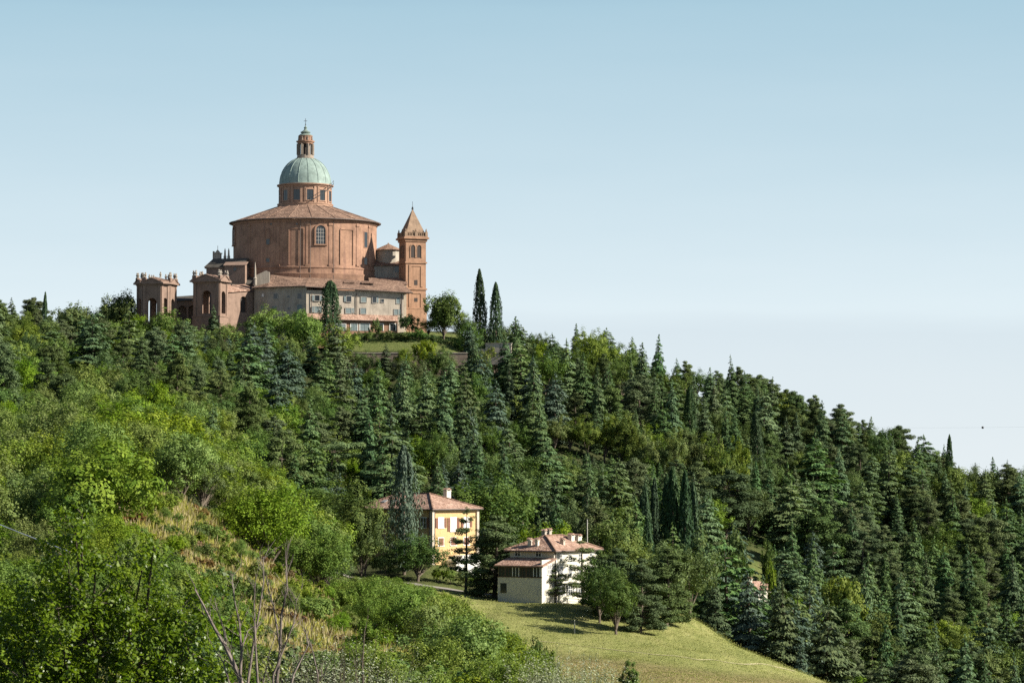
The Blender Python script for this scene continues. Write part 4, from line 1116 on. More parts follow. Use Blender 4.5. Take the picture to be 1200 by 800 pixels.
mb.slab([(-WD - ov, -ov, wh), (0.0, -ov, zt2), (0.0, HWD + .4, zt2), (-WD - ov, HWD + .4, wh)], .2); mb.build("veranda_roof", M['tile_pink'], wing)
mb = MB(); mb.box(-WD - .05, -WD + .15, 0, HWD, wh - .3, wh - .02); mb.box(-WD - .06, -WD + .14, 0, HWD, hrow(676), hrow(674.8)); mb.build("beam", M['wood'], wing)
nb = 6
for k in range(nb):
    y0 = .3 + k * (HWD - .4) / nb; y1 = y0 + (HWD - .4) / nb
    mb = MB(); zb_, zt3 = hrow(674.8), wh - .3
    mb.box(-WD - .02, -WD + .12, y0, y0 + .12, zb_, zt3); mb.box(-WD - .02, -WD + .12, y1 - .12, y1, zb_, zt3); mb.box(-WD - .02, -WD + .1, (y0 + y1) / 2 - .04, (y0 + y1) / 2 + .04, zb_, zt3)
    f = mb.build("veranda_window", M['wood'] if k % 3 else M['frame_white'], wing)
    mb = MB(); mb.box(-WD + .02, -WD + .06, y0 + .12, y1 - .12, zb_, zt3); mb.build("pane", M['glass'], f)
mb = MB(); mb.box(-WD - .04, -WD + .2, 6.4, 7.5, hrow(694.5), hrow(683)); mb.build("door", M['glass'], wing)
house_window(wing, (-WD + 2.2, 0.003, hrow(672)), hx, 1.0, 1.4, M['frame_white'], M['shutter_grey'], None)
# garden fence in front of the white house
fe = empty("garden_fence", (0, 0, 0)); tag(fe, "low grey railing along the road by the white house", "fence", kind="thing")
fp = [(600, 455), (620, 447), (640, 435.5), (652, 432), (690, 434), (735, 442)]
pts = []
for (u0, y0), (u1, y1) in zip(fp[:-1], fp[1:]):
    for k in range(6): pts.append((u0 + (u1 - u0) * k / 6, y0 + (y1 - y0) * k / 6))
P3 = [Vector((xat(u, y), y, ground(xat(u, y), y))) for u, y in pts]
mb = MB()
mb.tube([p + Vector((0, 0, .95)) for p in P3], .035, 5); mb.tube([p + Vector((0, 0, .5)) for p in P3], .03, 5)
mb.build("rail", M['shutter_grey'], fe)
for p in P3[::2]:
    mb = MB(); mb.tube([p + Vector((0, 0, -.3)), p + Vector((0, 0, 1.0))], .045, 5); mb.build("fence_post", M['shutter_grey'], fe)
# cottage in the clearing
cp_ = at(886, 690, 590)
cot = empty("cottage", (cp_.x, cp_.y, cp_.z - 1.0), R(35)); tag(cot, "small cottage roof with white chimney peeping from the wooded clearing", "house")
mb = MB(); mb.box(-3.5, 3.5, -2.5, 2.5, -4, 1.2); cwl = mb.build("wall", M['white'], cot)
mb = MB(); hip_roof(mb, -3.5, 3.5, -2.5, 2.5, 1.2, 1.5, .5); cr = mb.build("roof", M['tile_pink'], cot)
chimney(cr, -2.2, -.6, 1.2, 3.4, .8, .7)
house_window(cwl, (-1.5, -2.5, -.2), Vector((1, 0, 0)), .8, 1.0, M['frame_white'], M['glass'])
# parasol in the villa garden
py = find_y(404, 662, 440)
pp = Vector((xat(403, 470), 470, ground(xat(403, 470), 470)))
pa_ = empty("parasol", tuple(pp)); tag(pa_, "pale yellow garden parasol open beside the villa trees", "parasol")
ph_ = zat(636.5, 470) - pp.z
mb = MB(); mb.tube([(0, 0, -.2), (0, 0, ph_ + .1)], .035, 6); mb.build("pole", M['pole'], pa_)
mb = MB(); n = 8; vs = [(0, 0, ph_)] + [(1.55 * math.cos(2 * math.pi * k / n), 1.55 * math.sin(2 * math.pi * k / n), ph_ - .5) for k in range(n)] + [(1.55 * math.cos(2 * math.pi * k / n), 1.55 * math.sin(2 * math.pi * k / n), ph_ - .68) for k in range(n)]
mb.add(vs, [(0, 1 + k, 1 + (k + 1) % n) for k in range(n)] + [(1 + k, 9 + k, 9 + (k + 1) % n, 1 + (k + 1) % n) for k in range(n)]); mb.build("canopy", M['canvas'], pa_)
# poles and cables
def pole(u, vb, vt, Y, r, label, name="utility_pole", arm=False):
    x = xat(u, Y); zb_ = ground(x, Y); e = empty(name, (x, Y, zb_)); tag(e, label, "pole")
    h = zat(vt, Y) - zb_
    mb = MB(); mb.tube([(0, 0, -.5), (0, 0, h)], [r, r * .75], 8); mb.build("post", M['pole'], e)
    mb = MB()
    if arm: mb.box(-.5, .5, -.05, .05, h - .35, h - .22); mb.tube([(-.4, 0, h - .22), (-.4, 0, h - .05)], .05, 6); mb.tube([(.4, 0, h - .22), (.4, 0, h - .05)], .05, 6)
    else: mb.box(-.12, .12, -.12, .12, h - .02, h + .1); mb.box(-.1, .5, -.05, .05, h, h + .07)
    mb.build("crossarm" if arm else "lamp_head", M['iron'], e)
ypole = find_y(673, 742, 300)
pole(673, 742, 726, ypole, .09, "thin bare wooden post standing alone on the meadow", "meadow_post", True)
pole(688, 640, 608, 470, .10, "pale lamp post behind the white house roof", "lamp_post")
def cable(name, a, c, sag, r, mat, label):
    mb = MB(); mb.tube([a.lerp(c, k / 40) - Vector((0, 0, sag * 4 * (k / 40) * (1 - k / 40))) for k in range(41)], r, 5)
    o = mb.build(name, mat); tag(o, label, "cable"); return o
cable("overhead_cable", at(-160, 541, 58), at(130, 663, 53), .1, .010, M['cable'], "pale cable dropping through the leafy foreground tree")
ca_, cb_ = at(985, 500, 840), at(1330, 497, 700)
cable("overhead_cable", ca_, cb_, .5, .009, M['cable_dark'], "thin dark cable crossing the sky over the ridge")
mk = at(1141, 497.6, 781)
tt = (mk.x - ca_.x) / (cb_.x - ca_.x); mk = ca_.lerp(cb_, tt) - Vector((0, 0, .5 * 4 * tt * (1 - tt)))
mb = MB(Matrix.Translation(mk)); mb.lathe([(.06, -.32), (.27, -.23), (.36, 0), (.27, .23), (.06, .32)], 14); tag(mb.build("cable_marker", M['iron'], None, True), "small dark marker ball hanging on the sky cable", "marker")

# ------------------------------------------------------------------ vegetation: leaf meshes
def leaf_mesh(name, P, N, S, mat, tone, aspect=0.55, axis=None, jitter=0.5, seed=0):
    """one small rhombus per leaf spray: centre P, facing N, length S; axis = preferred long direction"""
    g = np.random.default_rng(seed)
    P = np.asarray(P, float); N = np.asarray(N, float); S = np.asarray(S, float)
    n = len(P)
    N = N + g.normal(0, jitter, (n, 3)); N /= np.linalg.norm(N, axis=1, keepdims=True) + 1e-9
    A = g.normal(0, 1, (n, 3)) if axis is None else np.asarray(axis, float) + g.normal(0, 0.25, (n, 3))
    A = A - (A * N).sum(1, keepdims=True) * N; A /= np.linalg.norm(A, axis=1, keepdims=True) + 1e-9
    B = np.cross(N, A)
    l = S[:, None] * 0.5; w = l * aspect * g.uniform(0.7, 1.3, (n, 1))
    off = g.uniform(-0.25, 0.25, (n, 1))
    bend = N * l * g.uniform(-0.25, 0.1, (n, 1))
    V = np.stack([P - A * l + bend, P + B * w + A * l * off, P + A * l + bend, P - B * w + A * l * off], 1).reshape(-1, 3)
    Fc = np.arange(4 * n).reshape(n, 4)
    return mesh_np(name, V, Fc, mat, np.clip(tone, 0, 1))

class Proto:
    def __init__(self, crown, trunk, h, r): self.crown, self.trunk, self.h, self.r = crown, trunk, h, r

def trunk_mesh(name, segs, mat):
    mb = MB()
    for pts, rad in segs: mb.tube(pts, rad, 6)
    return mb.mesh(name, mat, True)

def make_conifer(seed, h, r, mat, levels, droop, shelf=1.0, spray=0.5, z0=0.06, power=0.85, dens=1.0, lean=0.0):
    g = np.random.default_rng(seed)
    P, N, S, T, A = [], [], [], [], []
    segs = [([(0, 0, -1.0), (0, 0, h * .5), (lean, 0, h * .98)], [h * .017 + .05, h * .011 + .02, .02])]
    for i in range(levels):
        t = i / (levels - 1)
        z = h * (z0 + (1 - z0) * t ** 0.95) + g.normal(0, .1)
        Lm = r * ((1 - t) ** power) * (0.62 + 0.38 * min(1, (t + .03) / .12)) + .22
        nb = int(round(5 + 4 * (1 - t)))
        zl = h * (1 - z0) / levels
        a0 = g.uniform(0, 6.28)
        for k in range(nb):
            a = a0 + 2 * math.pi * k / nb + g.normal(0, .25)
            L = Lm * g.uniform(.60, 1.15)
            z = h * (z0 + (1 - z0) * t ** 0.95) + g.normal(0, .33) * zl
            lift = g.uniform(-.05, .22); dr = droop * g.uniform(.6, 1.3)
            ca, sa = math.cos(a), math.sin(a)
            if L > 1.2 and k % 2 == 0: segs.append(([(0, 0, z - .1), (ca * L * .8, sa * L * .8, z - .15 + lift * L * .8 - dr * L * .5)], [.05, .02]))
            n = max(4, int(L * L * 5.2 * dens) + int(L * 5 * dens))
            s = np.sqrt(g.uniform(.02, 1, n)); lat = g.normal(0, .30, n) * L * np.minimum(1.1 - s * .75, 1) * np.minimum(1, s * 3)
            x = ca * L * s - sa * lat; y = sa * L * s + ca * lat
            zz = z + lift * L * s - dr * L * s ** 2 + g.normal(0, .07 + .05 * (2 - shelf), n) - np.abs(lat) * .15
            P.append(np.stack([x + lean * t, y, zz], 1))
            nn = np.stack([ca * np.full(n, .75), sa * np.full(n, .75), np.full(n, .75 * shelf)], 1); N.append(nn)
            S.append(spray * g.uniform(.7, 1.35, n) * (.75 + .25 * min(1, L / 2)))
            A.append(np.stack([np.full(n, ca) - sa * lat / (L + .1), np.full(n, sa) + ca * lat / (L + .1), np.full(n, -.1)], 1))
            T.append(np.clip(g.normal(.35 + .25 * g.random(), .2, n), 0, 1))
    P, N, S, T, A = map(np.concatenate, (P, N, S, T, A))
    return Proto(leaf_mesh("crown", P, N, S, mat, T, .5, A, .28, seed), trunk_mesh("trunk", segs, M['bark']), h, r)

def make_broad(seed, h, r, mat, leaf=.34, n=4200, z0=.22, lobes=13, squash=1.0, jit=.32, trunkless=False, spread=.5, asp=.6):
    g = np.random.default_rng(seed)
    cz, rz = h * (z0 + 1) / 2, h * (1 - z0) / 2
    C = []
    for k in range(lobes):
        d = g.normal(0, 1, 3); d /= np.linalg.norm(d); f = g.uniform(.35, .72)
        if d[2] < -.3: d[2] *= .5
        C.append((np.array([d[0] * r * f, d[1] * r * f, cz + d[2] * rz * f * 1.0]), g.uniform(.34, .52) * min(r, rz * 1.15)))
    C.append((np.array([0, 0, cz]), .55 * min(r, rz)))
    segs = [] 
    if not trunkless:
        segs = [([(0, 0, -1.0), (g.normal(0, .1), g.normal(0, .1), h * z0), (0, 0, cz)], [h * .022 + .05, h * .016 + .04, .05])]
    else: segs = [([(0, 0, -.6), (0, 0, h * .4)], [.09, .04]), ([(.1, 0, -.6), (r * .4, .1, h * .5)], [.06, .02]), ([(-.1, 0, -.6), (-r * .4, -.1, h * .5)], [.06, .02])]
    P, N, S, T = [], [], [], []
    tot = sum(R_ ** 2 for _, R_ in C)
    for c, R_ in C:
        if not trunkless: segs.append(([(0, 0, h * z0 * g.uniform(.75, 1.1)), tuple(c * .55 + np.array([0, 0, h * z0 * .5])), tuple(c)], [h * .010 + .02, .05, .02]))
        m = int(n * R_ ** 2 / tot)
        nc = max(9, m // 46)
        dirs = g.normal(0, 1, (nc, 3)); dirs[:, 2] += .25; dirs /= np.linalg.norm(dirs, axis=1, keepdims=True)
        cc = c + dirs * R_ * g.uniform(.7, 1.08, (nc, 1)) * np.array([1, 1, squash])
        tone = g.normal(.42, .2, nc)
        idx = g.integers(0, nc, m)
        p = cc[idx] + g.normal(0, 1, (m, 3)) * R_ * .155
        nn = (p - cc[idx]) / R_ * 2.2 + dirs[idx] * .9 + np.array([0, 0, .3])
        P.append(p); N.append(nn); S.append(leaf * g.uniform(.65, 1.35, m)); T.append(tone[idx] + g.normal(0, .18, m))
    P, N, S, T = map(np.concatenate, (P, N, S, T))
    keep = P[:, 2] > .05
    return Proto(leaf_mesh("crown", P[keep], N[keep], S[keep], mat, T[keep], asp, None, jit, seed), trunk_mesh("trunk", segs, M['bark']), h, r)

def make_cypress(seed, h, r, mat, n=2600, leaf=.42, shape=.75, z0=.03, wob=.14):
    g = np.random.default_rng(seed)
    t = g.uniform(0, 1, n) ** .85; a = g.uniform(0, 6.283, n)
    prof = np.minimum(1, (t / .10) ** .6) * (1 - t ** 1.9) ** shape
    ph = g.uniform(0, 6.28, 4)
    rad = r * prof * (1 + wob * np.sin(5 * a + ph[0] + 4 * t) + wob * .8 * np.sin(9 * a + ph[1] - 9 * t) + .08 * np.sin(22 * t + ph[2] + 2 * a)) * g.uniform(.72, 1.06, n) + .03
    z = h * (z0 + (1 - z0) * t) + g.normal(0, .1, n)
    P = np.stack([rad * np.cos(a), rad * np.sin(a), z], 1)
    N = np.stack([np.cos(a), np.sin(a), np.full(n, .2)], 1); A = np.tile([0, 0, 1.0], (n, 1)) + N * .25
    T = .4 + .2 * np.sin(5 * a + ph[0] + 4 * t) + g.normal(0, .18, n)
    return Proto(leaf_mesh("crown", P, N, leaf * g.uniform(.7, 1.3, n), mat, T, .45, A, .5, seed), trunk_mesh("trunk", [([(0, 0, -1), (0, 0, h * .9)], [h * .013 + .06, .03])], M['bark']), h, r)

def make_pine(seed, h, r, mat, z0=.25, levels=8, n_per=60, leaf=.42, flat=False, power=.6, gap=1.0):
    """open black pine: bare lower trunk, limbs that end in separate needle pads"""
    g = np.random.default_rng(seed)
    kx, ky = g.normal(0, .02, 2) * h
    segs = [([(0, 0, -1), (kx, ky, h * .5), (kx * .5, ky * .6, h * .97)], [h * .018 + .06, h * .013 + .03, .03])]
    P, N, S, T, A = [], [], [], [], []
    for i in range(levels):
        t = i / (levels - 1); z = h * (z0 + (1 - z0) * t)
        prof = (1 - t) ** power * (.7 + .3 * min(1, t / .2)) if not flat else (.35 + .65 * t)
        nb = 6 if not flat else 8
        for k in range(nb):
            a = g.uniform(0, 6.28); L = r * prof * g.uniform(.55, 1.15) + .3
            up = g.uniform(-.12, .28) if not flat else g.uniform(.0, .12)
            e = np.array([math.cos(a) * L + kx * t, math.sin(a) * L + ky * t, z + up * L])
            segs.append(([(kx * t, ky * t, z - .12 * L), tuple(e * .5 + np.array([0, 0, z * .5 - .08 * L])), tuple(e)], [.09 * (1 - t) + .035, .05, .02]))
            for m_ in range(3 if L > 1.2 else 1):
                f = g.uniform(.5, 1.0); c = np.array([e[0] * f, e[1] * f, z + up * L * f]) + np.append(g.normal(0, .22 * L, 2) * (.6 if m_ else .2), g.normal(.1, .15))
                R_ = (.55 + .12 * L) * g.uniform(.75, 1.25) * gap
                m = int(n_per * R_ ** 2 / .6)
                d = g.normal(0, 1, (m, 3)); d /= np.linalg.norm(d, axis=1, keepdims=True)
                p = c + d * R_ * g.uniform(.45, 1, (m, 1)) * np.array([1.1, 1.1, .5 if not flat else .35])
                P.append(p); N.append(d * .7 + np.array([0, 0, .7])); S.append(leaf * g.uniform(.7, 1.3, m)); A.append(d + np.array([0, 0, .4]))
                T.append(g.normal(.4 + .2 * g.random(), .2, m))
    P, N, S, T, A = map(np.concatenate, (P, N, S, T, A))
    return Proto(leaf_mesh("crown", P, N, S, mat, T, .34, A, .32, seed), trunk_mesh("trunk", segs, M['bark']), h, r)

def make_dense(seed, h, r, mat, n=2600, leaf=.3):
    """a clipped or naturally tight round crown"""
    return make_broad(seed, h, r, mat, leaf, n, .06, 9, 1.0, .5, True)

PR = {
    'cedar': [make_conifer(11, 17, 5.0, M['cedar'], 19, .22, 1.3, .60, .04, .72, 1.25), make_conifer(12, 16, 4.7, M['cedar'], 17, .18, 1.4, .60, .05, .66, 1.3),
              make_conifer(13, 18, 4.6, M['cedar'], 22, .26, 1.2, .58, .03, .80, 1.25, .5), make_conifer(14, 14, 5.0, M['cedar'], 15, .14, 1.5, .62, .06, .55, 1.3, -.4), make_conifer(15, 15, 5.2, M['cedar'], 13, .10, 1.5, .62, .08, .5, 1.3, .6)],
    'fir': [make_conifer(21, 18, 3.9, M['fir'], 26, .34, .9, .55, .03, .82, 1.4), make_conifer(22, 16, 3.5, M['fir'], 24, .38, .85, .52, .03, .85, 1.5), make_conifer(23, 19, 3.7, M['fir'], 28, .30, .9, .55, .04, .8, 1.4, .3)],
    'bluefir': [make_conifer(31, 15, 4.2, M['bluefir'], 20, .24, 1.1, .55, .04, .75, 1.3), make_conifer(32, 13, 3.9, M['bluefir'], 18, .2, 1.2, .55, .05, .7, 1.3)],
    'pine': [make_pine(41, 14, 4.3, M['pine'], .2, 10, 62, .46, False, .45, 1.2), make_pine(42, 13, 4.2, M['pine'], .22, 9, 62, .46, False, .4, 1.25), make_pine(43, 15, 4.2, M['pine'], .15, 11, 60, .46, False, .5, 1.2), make_pine(48, 12, 4.5, M['pine'], .25, 8, 62, .46, False, .35, 1.3)],
    'openpine': [make_pine(44, 10, 3.0, M['pine'], .18, 7, 75, .32, False, .5, .72), make_pine(45, 11, 2.8, M['pine'], .28, 7, 75, .32, False, .55, .7), make_pine(46, 12, 3.8, M['pine'], .08, 12, 120, .34, False, .55, 1.1)],
    'flatcedar': [make_pine(47, 11, 6.5, M['cedar'], .55, 4, 60, .5, True)],
    'broad': [make_broad(51, 11, 5.2, M['broad'], .33, 8000, .08), make_broad(52, 10, 4.8, M['broad'], .33, 7600, .08), make_broad(53, 12, 5.0, M['broad'], .33, 8400, .1, 17), make_broad(54, 9, 5.2, M['broad'], .33, 8000, .08, 12)],
    'broad_dark': [make_broad(61, 12, 5.4, M['broad_dark'], .33, 8400, .12, 14), make_broad(62, 11, 5.0, M['broad_dark'], .33, 8000, .1, 17), make_broad(63, 13, 5.2, M['broad_dark'], .33, 8800, .12, 16)],
    'plane': [make_broad(71, 13, 4.6, M['plane'], .34, 7600, .14, 15), make_broad(72, 12, 4.5, M['plane'], .34, 7400, .14, 16)],
    'domed': [make_broad(64, 10, 5.8, M['broad_dark'], .42, 13000, .10, 16)],
    'yellow': [make_broad(81, 8, 3.0, M['broad_yellow'], .30, 5000, .12, 12)],
    'locust': [make_broad(55, 7.5, 3.4, M['broad'], .20, 11000, .05, 17, .9, .6), make_broad(56, 7, 4.0, M['broad'], .20, 11000, .05, 18, .85, .6)],
    'shrub': [make_dense(91, 3.2, 1.9, M['shrub'], 3000, .2), make_dense(92, 2.8, 2.1, M['shrub'], 3000, .19), make_dense(93, 3.6, 1.7, M['shrub'], 2800, .2)],
    'dshrub': [make_dense(94, 3.4, 2.0, M['broad_dark'], 3000, .2), make_dense(95, 3.0, 2.2, M['broad_dark'], 3000, .2)],
    'rust': [make_dense(96, 1.6, 1.5, M['rust'], 1800, .2), make_dense(97, 1.3, 1.7, M['rust'], 1800, .2)],
    'cypress': [make_cypress(101, 14, 1.5, M['cypress'], 4200, .42, .6), make_cypress(102, 13, 1.35, M['cypress'], 4200, .42, .6), make_cypress(103, 15, 1.7, M['cypress'], 4200, .42, .6)],
    'column': [make_cypress(105, 14, 1.9, M['cypress'], 5200, .42, .36, .08, .2)],
    'ivyfir': [make_cypress(104, 15, 2.1, M['bluefir'], 5200, .42, .6, .04, .3)],
}
USED = {}
GRP = {'cedar': ('cedar_tree', 'cedar'), 'fir': ('fir_tree', 'fir tree'), 'bluefir': ('blue_cedar_tree', 'blue cedar'), 'pine': ('pine_tree', 'pine tree'), 'openpine': ('black_pine_tree', 'pine tree'),
       'flatcedar': ('flat_topped_cedar', 'cedar'), 'broad': ('broadleaf_tree', 'tree'), 'broad_dark': ('dark_broadleaf_tree', 'tree'), 'plane': ('plane_tree', 'plane tree'), 'domed': ('broadleaf_tree', 'tree'), 'yellow': ('yellowing_tree', 'tree'),
       'locust': ('locust_tree', 'tree'), 'shrub': ('shrub', 'shrub'), 'dshrub': ('dark_shrub', 'shrub'), 'rust': ('bracken_clump', 'bracken'), 'cypress': ('cypress_tree', 'cypress'), 'column': ('cypress_tree', 'cypress'), 'ivyfir': ('columnar_cedar', 'cedar')}
COUNT = {}
PLACED = []
def plant(kind, x, y, h, wide=1.0, label=None, group=None, idx=None, name=None, cat=None, dz=0.0):
    """one plant: an Empty at its foot with trunk and crown; repeats share the meshes"""
    protos = PR[kind]
    p = protos[int(rng.integers(0, len(protos))) if idx is None else idx % len(protos)]
    s = h / p.h
    nm, ct = GRP[kind]
    e = empty(name or nm, (x, y, ground(x, y) - .15 + dz), float(rng.uniform(0, 6.28)))
    e.scale = (s * wide, s * wide, s)
    if h > 5: e.rotation_euler = (float(rng.normal(0, .025)), float(rng.normal(0, .025)), e.rotation_euler.z)
    tag(e, label, cat or ct, group)
    for part, me in (("crown", p.crown), ("trunk", p.trunk)):
        o = bpy.data.objects.new(part, me); COL.objects.link(o); o.parent = e
    COUNT[kind] = COUNT.get(kind, 0) + 1
    PLACED.append((x, y, p.r * s * wide))
    return e
def plant_px(kind, u, vb, vt, Y=None, w=None, label=None, group=None, idx=None, name=None, cat=None, y0=440):
    """plant whose foot shows at (u, vb) and whose top reaches row vt; w = crown width in photo pixels"""
    if Y is None: Y = find_y(u, vb, y0)
    x = xat(u, Y); zg = ground(x, Y)
    h = max(.8, zat(vt, Y) - zg)
    protos = PR[kind]
    k = (idx if idx is not None else int(rng.integers(0, len(protos)))) % len(protos)
    wide = 1.0
    if w: wide = 1.12 * (w * Y / F) / (2 * protos[k].r * h / protos[k].h)
    return plant(kind, x, Y, h, wide, label, group, k, name, cat)

# --- plants one can point at
E = plant_px
E('column', 387, 388, 329, 766, 22, "tall dark cypress standing alone before the cream convent")
E('cypress', 563.5, 392, 316, 770, 16, "taller of the two cypresses on the skyline past the bell tower", idx=0)
E('cypress', 581, 392, 331, 768, 17, "shorter plumper cypress of the skyline pair past the bell tower", idx=2)
E('cypress', 1112, 560, 509, 800, 9, "small lone cypress on the lowest part of the ridge", idx=0)
E('cypress', 50, 400, 342, 770, 7, "needle thin cypress on the skyline far from the church", idx=1)
E('fir', 860, 470, 417, 795, 22, "pointed dark fir rising above the ridge line", idx=0)
E('fir', 771, 462, 392, 780, 26, "spiky dark fir above the middle of the ridge", idx=1)
E('fir', 606, 432, 371, 760, 36, "dark fir with wide tiers just below the skyline cypresses", idx=2)
E('fir', 250, 395, 357, 760, 24, "small dark fir growing against the arched entrance pavilion", idx=1)
E('cypress', 808, 506, 452, 735, 16, "dark cypress among yellowish planes under the ridge", idx=0)
E('cypress', 888, 535, 483, 735, 18, "dark cypress standing past the end of the plane row", idx=2)
for i, (u, vt, w) in enumerate(((757, 567, 17), (766, 560, 14), (776, 556, 16), (788, 548, 22), (801, 552, 20), (815, 566, 17), (752, 580, 12))):
    E('cypress', u, 640 - (i % 3) * 3, vt, 548 + (i * 7) % 9, w, "dark cypress in the tight row behind the white house", "cypresses in a tight row")
E('domed', 520, 393, 341, 764, 46, "rounded tree with bare forked trunk beside the bell tower", idx=0, name="broadleaf_tree")
E('broad_dark', 541, 398, 364, 768, 32, "smaller dark tree between the forked tree and the cypress pair", idx=1, name="broadleaf_tree")
E('broad', 502, 396, 372, 770, 26, "light green small tree at the far foot of the bell tower", idx=2)
E('dshrub', 480, 390, 362, 764, 26, "dark round shrub at the foot of the bell tower", idx=0)
E('dshrub', 441.5, 392, 372, 762, 18, "small dark bush on the lawn before the porch", idx=1)
for i, (u, vb, vt, w) in enumerate(((430, 393, 385, 16), (455, 396, 386, 20), (470, 398, 388, 22), (492, 397, 384, 26), (507, 400, 390, 18), (420, 394, 387, 14))):
    E('dshrub', u, vb, vt, 760 - i % 2, w, "low dark shrub on the bank above the convent lawn", "low shrubs on the lawn bank", idx=i)
E('yellow', 497, 424, 388, 741, 26, "bright yellow green tree in front of the retaining wall")
E('fir', 592, 440, 392, 740, 30, "dark conifer standing before the pinkish garden wall", idx=0)
E('broad_dark', 551, 425, 376, 756, 40, "dark tree between the lawn end and the skyline cypresses", idx=1, name="broadleaf_tree")
E('yellow', 563, 440, 400, 738, 20, "slim yellow green tree past the end of the retaining wall")
E('broad_dark', 424, 446, 408, 737, 30, "dark tree crown against the convent end of the retaining wall", idx=0, name="broadleaf_tree")
E('broad', 474, 446, 407, 736, 30, "green tree crown touching the middle of the retaining wall", idx=1)
E('broad_dark', 524, 446, 403, 737, 34, "dark tree crown before the far end of the retaining wall", idx=2, name="broadleaf_tree")
E('broad', 446, 444, 416, 737, 28, "light green crown against the retaining wall below the small bush", idx=3)
E('broad_dark', 505, 446, 410, 738, 28, "dark tree crown touching the wall beside the yellow green tree", idx=1, name="broadleaf_tree")
E('fir', 452, 440, 402, 735, 24, "small dark conifer against the middle of the retaining wall", idx=0)
E('domed', 85, 404, 355, 768, 56, "dark domed tree on the skyline well away from the pavilion", idx=1, name="broadleaf_tree")
E('domed', 141, 404, 340, 770, 44, "dark broad tree touching the farthest arched pavilion", idx=2, name="broadleaf_tree")
E('broad_dark', 120, 404, 356, 782, 30, "dark tree behind the white topped terrace wall", idx=0, name="broadleaf_tree")
E('broad', 197, 425, 361, 750, 64, "pale green tree hiding the foot of the farthest pavilion", idx=0)
E('broad', 264, 432, 378, 748, 46, "green tree below the arched entrance pavilion", idx=1)
E('broad', 232, 428, 380, 746, 30, "small green tree between the two arched pavilions", idx=2)
E('broad', 318, 425, 356, 752, 62, "large green tree below the shaded end of the convent", idx=2)
E('broad', 357, 428, 358, 750, 58, "broad green tree covering the corner of the convent", idx=3)
E('broad', 396, 442, 378, 742, 46, "bright green tree next to the lone convent cypress", idx=0)
E('ivyfir', 474, 662, 522, 466, 33, "grey green columnar cedar in front of the yellow villa", idx=0)
E('broad_dark', 577, 668, 548, 505, 118, "large dark broadleaf tree filling the gap between the two houses", idx=0, name="broadleaf_tree")
E('broad_dark', 490, 678, 622, 460, 66, "dark rounded tree at the villa corner beside the road", idx=1, name="broadleaf_tree")
E('broad', 424, 672, 622, 461, 44, "yellowish green bush like tree by the garden parasol", idx=1)
E('broad_dark', 409, 672, 556, 463, 76, "dark tree screening the far end of the villa", idx=2, name="broadleaf_tree")
E('broad_dark', 370, 668, 560, 485, 90, "big dark tree on the slope beside the villa", idx=0, name="broadleaf_tree")
E('broad_dark', 428, 674, 592, 462, 54, "dark tree covering the lower left of the villa's shaded wall", idx=0, name="broadleaf_tree")
E('broad_dark', 702, 728, 652, 417, 54, "low crowned dark tree before the far wall of the white house", idx=0, name="broadleaf_tree")
E('broad_dark', 722, 742, 664, 406, 54, "dark tree standing lowest on the meadow", idx=2, name="broadleaf_tree")
E('dshrub', 452, 676, 640, 463, 40, "dark shrub between the villa and the road", idx=0)
E('openpine', 546, 697, 598, 448, 40, "slim black pine with bare trunk before the villa's sunlit wall", idx=1)
E('openpine', 579, 704, 606, 446, 76, "bushier black pine between the villa and the white house", idx=2)
E('openpine', 633, 706, 668, 437, 36, "small black pine at the white house corner", idx=0)
E('openpine', 652, 708, 662, 436, 32, "little black pine against the sunlit white wall", idx=1)
E('openpine', 684, 712, 634, 436, 52, "tall black pine hiding the middle of the white house", idx=0)
E('openpine', 718, 728, 644, 421, 54, "black pine at the far end of the white house", idx=2)
E('broad', 737, 726, 632, 426, 80, "round green tree beside the far end of the white house", idx=1, name="broadleaf_tree")
E('openpine', 702, 722, 646, 424, 40, "ragged black pine before the far half of the white house", idx=2)
E('broad_dark', 766, 724, 630, 431, 78, "full green tree behind the broad crest pine", idx=2, name="broadleaf_tree")
E('openpine', 750, 738, 656, 412, 50, "short dark pine snug beside the broad crest pine", idx=2)
E('openpine', 780, 732, 644, 422, 66, "broad dark pine on the meadow crest throwing a long shade", idx=2)
E('broad_dark', 808, 722, 628, 446, 70, "olive toned tree at the meadow crest", idx=0, name="broadleaf_tree")
E('broad_dark', 722, 650, 590, 520, 66, "dark rounded tree behind the white house roof", idx=2, name="broadleaf_tree")
E('broad', 648, 655, 605, 500, 70, "bright green rounded tree just behind the white house roof", idx=3)
E('dshrub', 862, 650, 616, 600, 46, "large tight round bush above the wooded clearing", idx=1, name="round_bush")
E('dshrub', 903, 642, 620, 610, 24, "small round bush at the edge of the clearing", idx=0, name="round_bush")
E('yellow', 985, 716, 652, 590, 52, "yellow green tree standing in the dark wooded valley")
E('yellow', 1108, 775, 712, 600, 46, "yellow tinted tree low in the dark wooded valley")
E('flatcedar', 390, 580, 524, 560, 72, "flat topped dark cedar with bare limbs on the middle slope")
E('dshrub', 632, 766, 736, 300, 44, "dark rounded bush at the foot of the meadow", idx=0)
E('broad', 480, 672, 640, 470, 30, "light green small tree by the columnar cedar", idx=2)
for i, u in enumerate((516, 528, 540, 552)):
    E('shrub', u, 676 + i * 3, 662 + i * 2.5, 462, 22, "clipped bright green hedge bush below the villa lawn", "hedge bushes below the villa")
E('shrub', 905, 664, 652, 585, 16, "small green bush on the sunlit clearing", idx=2)
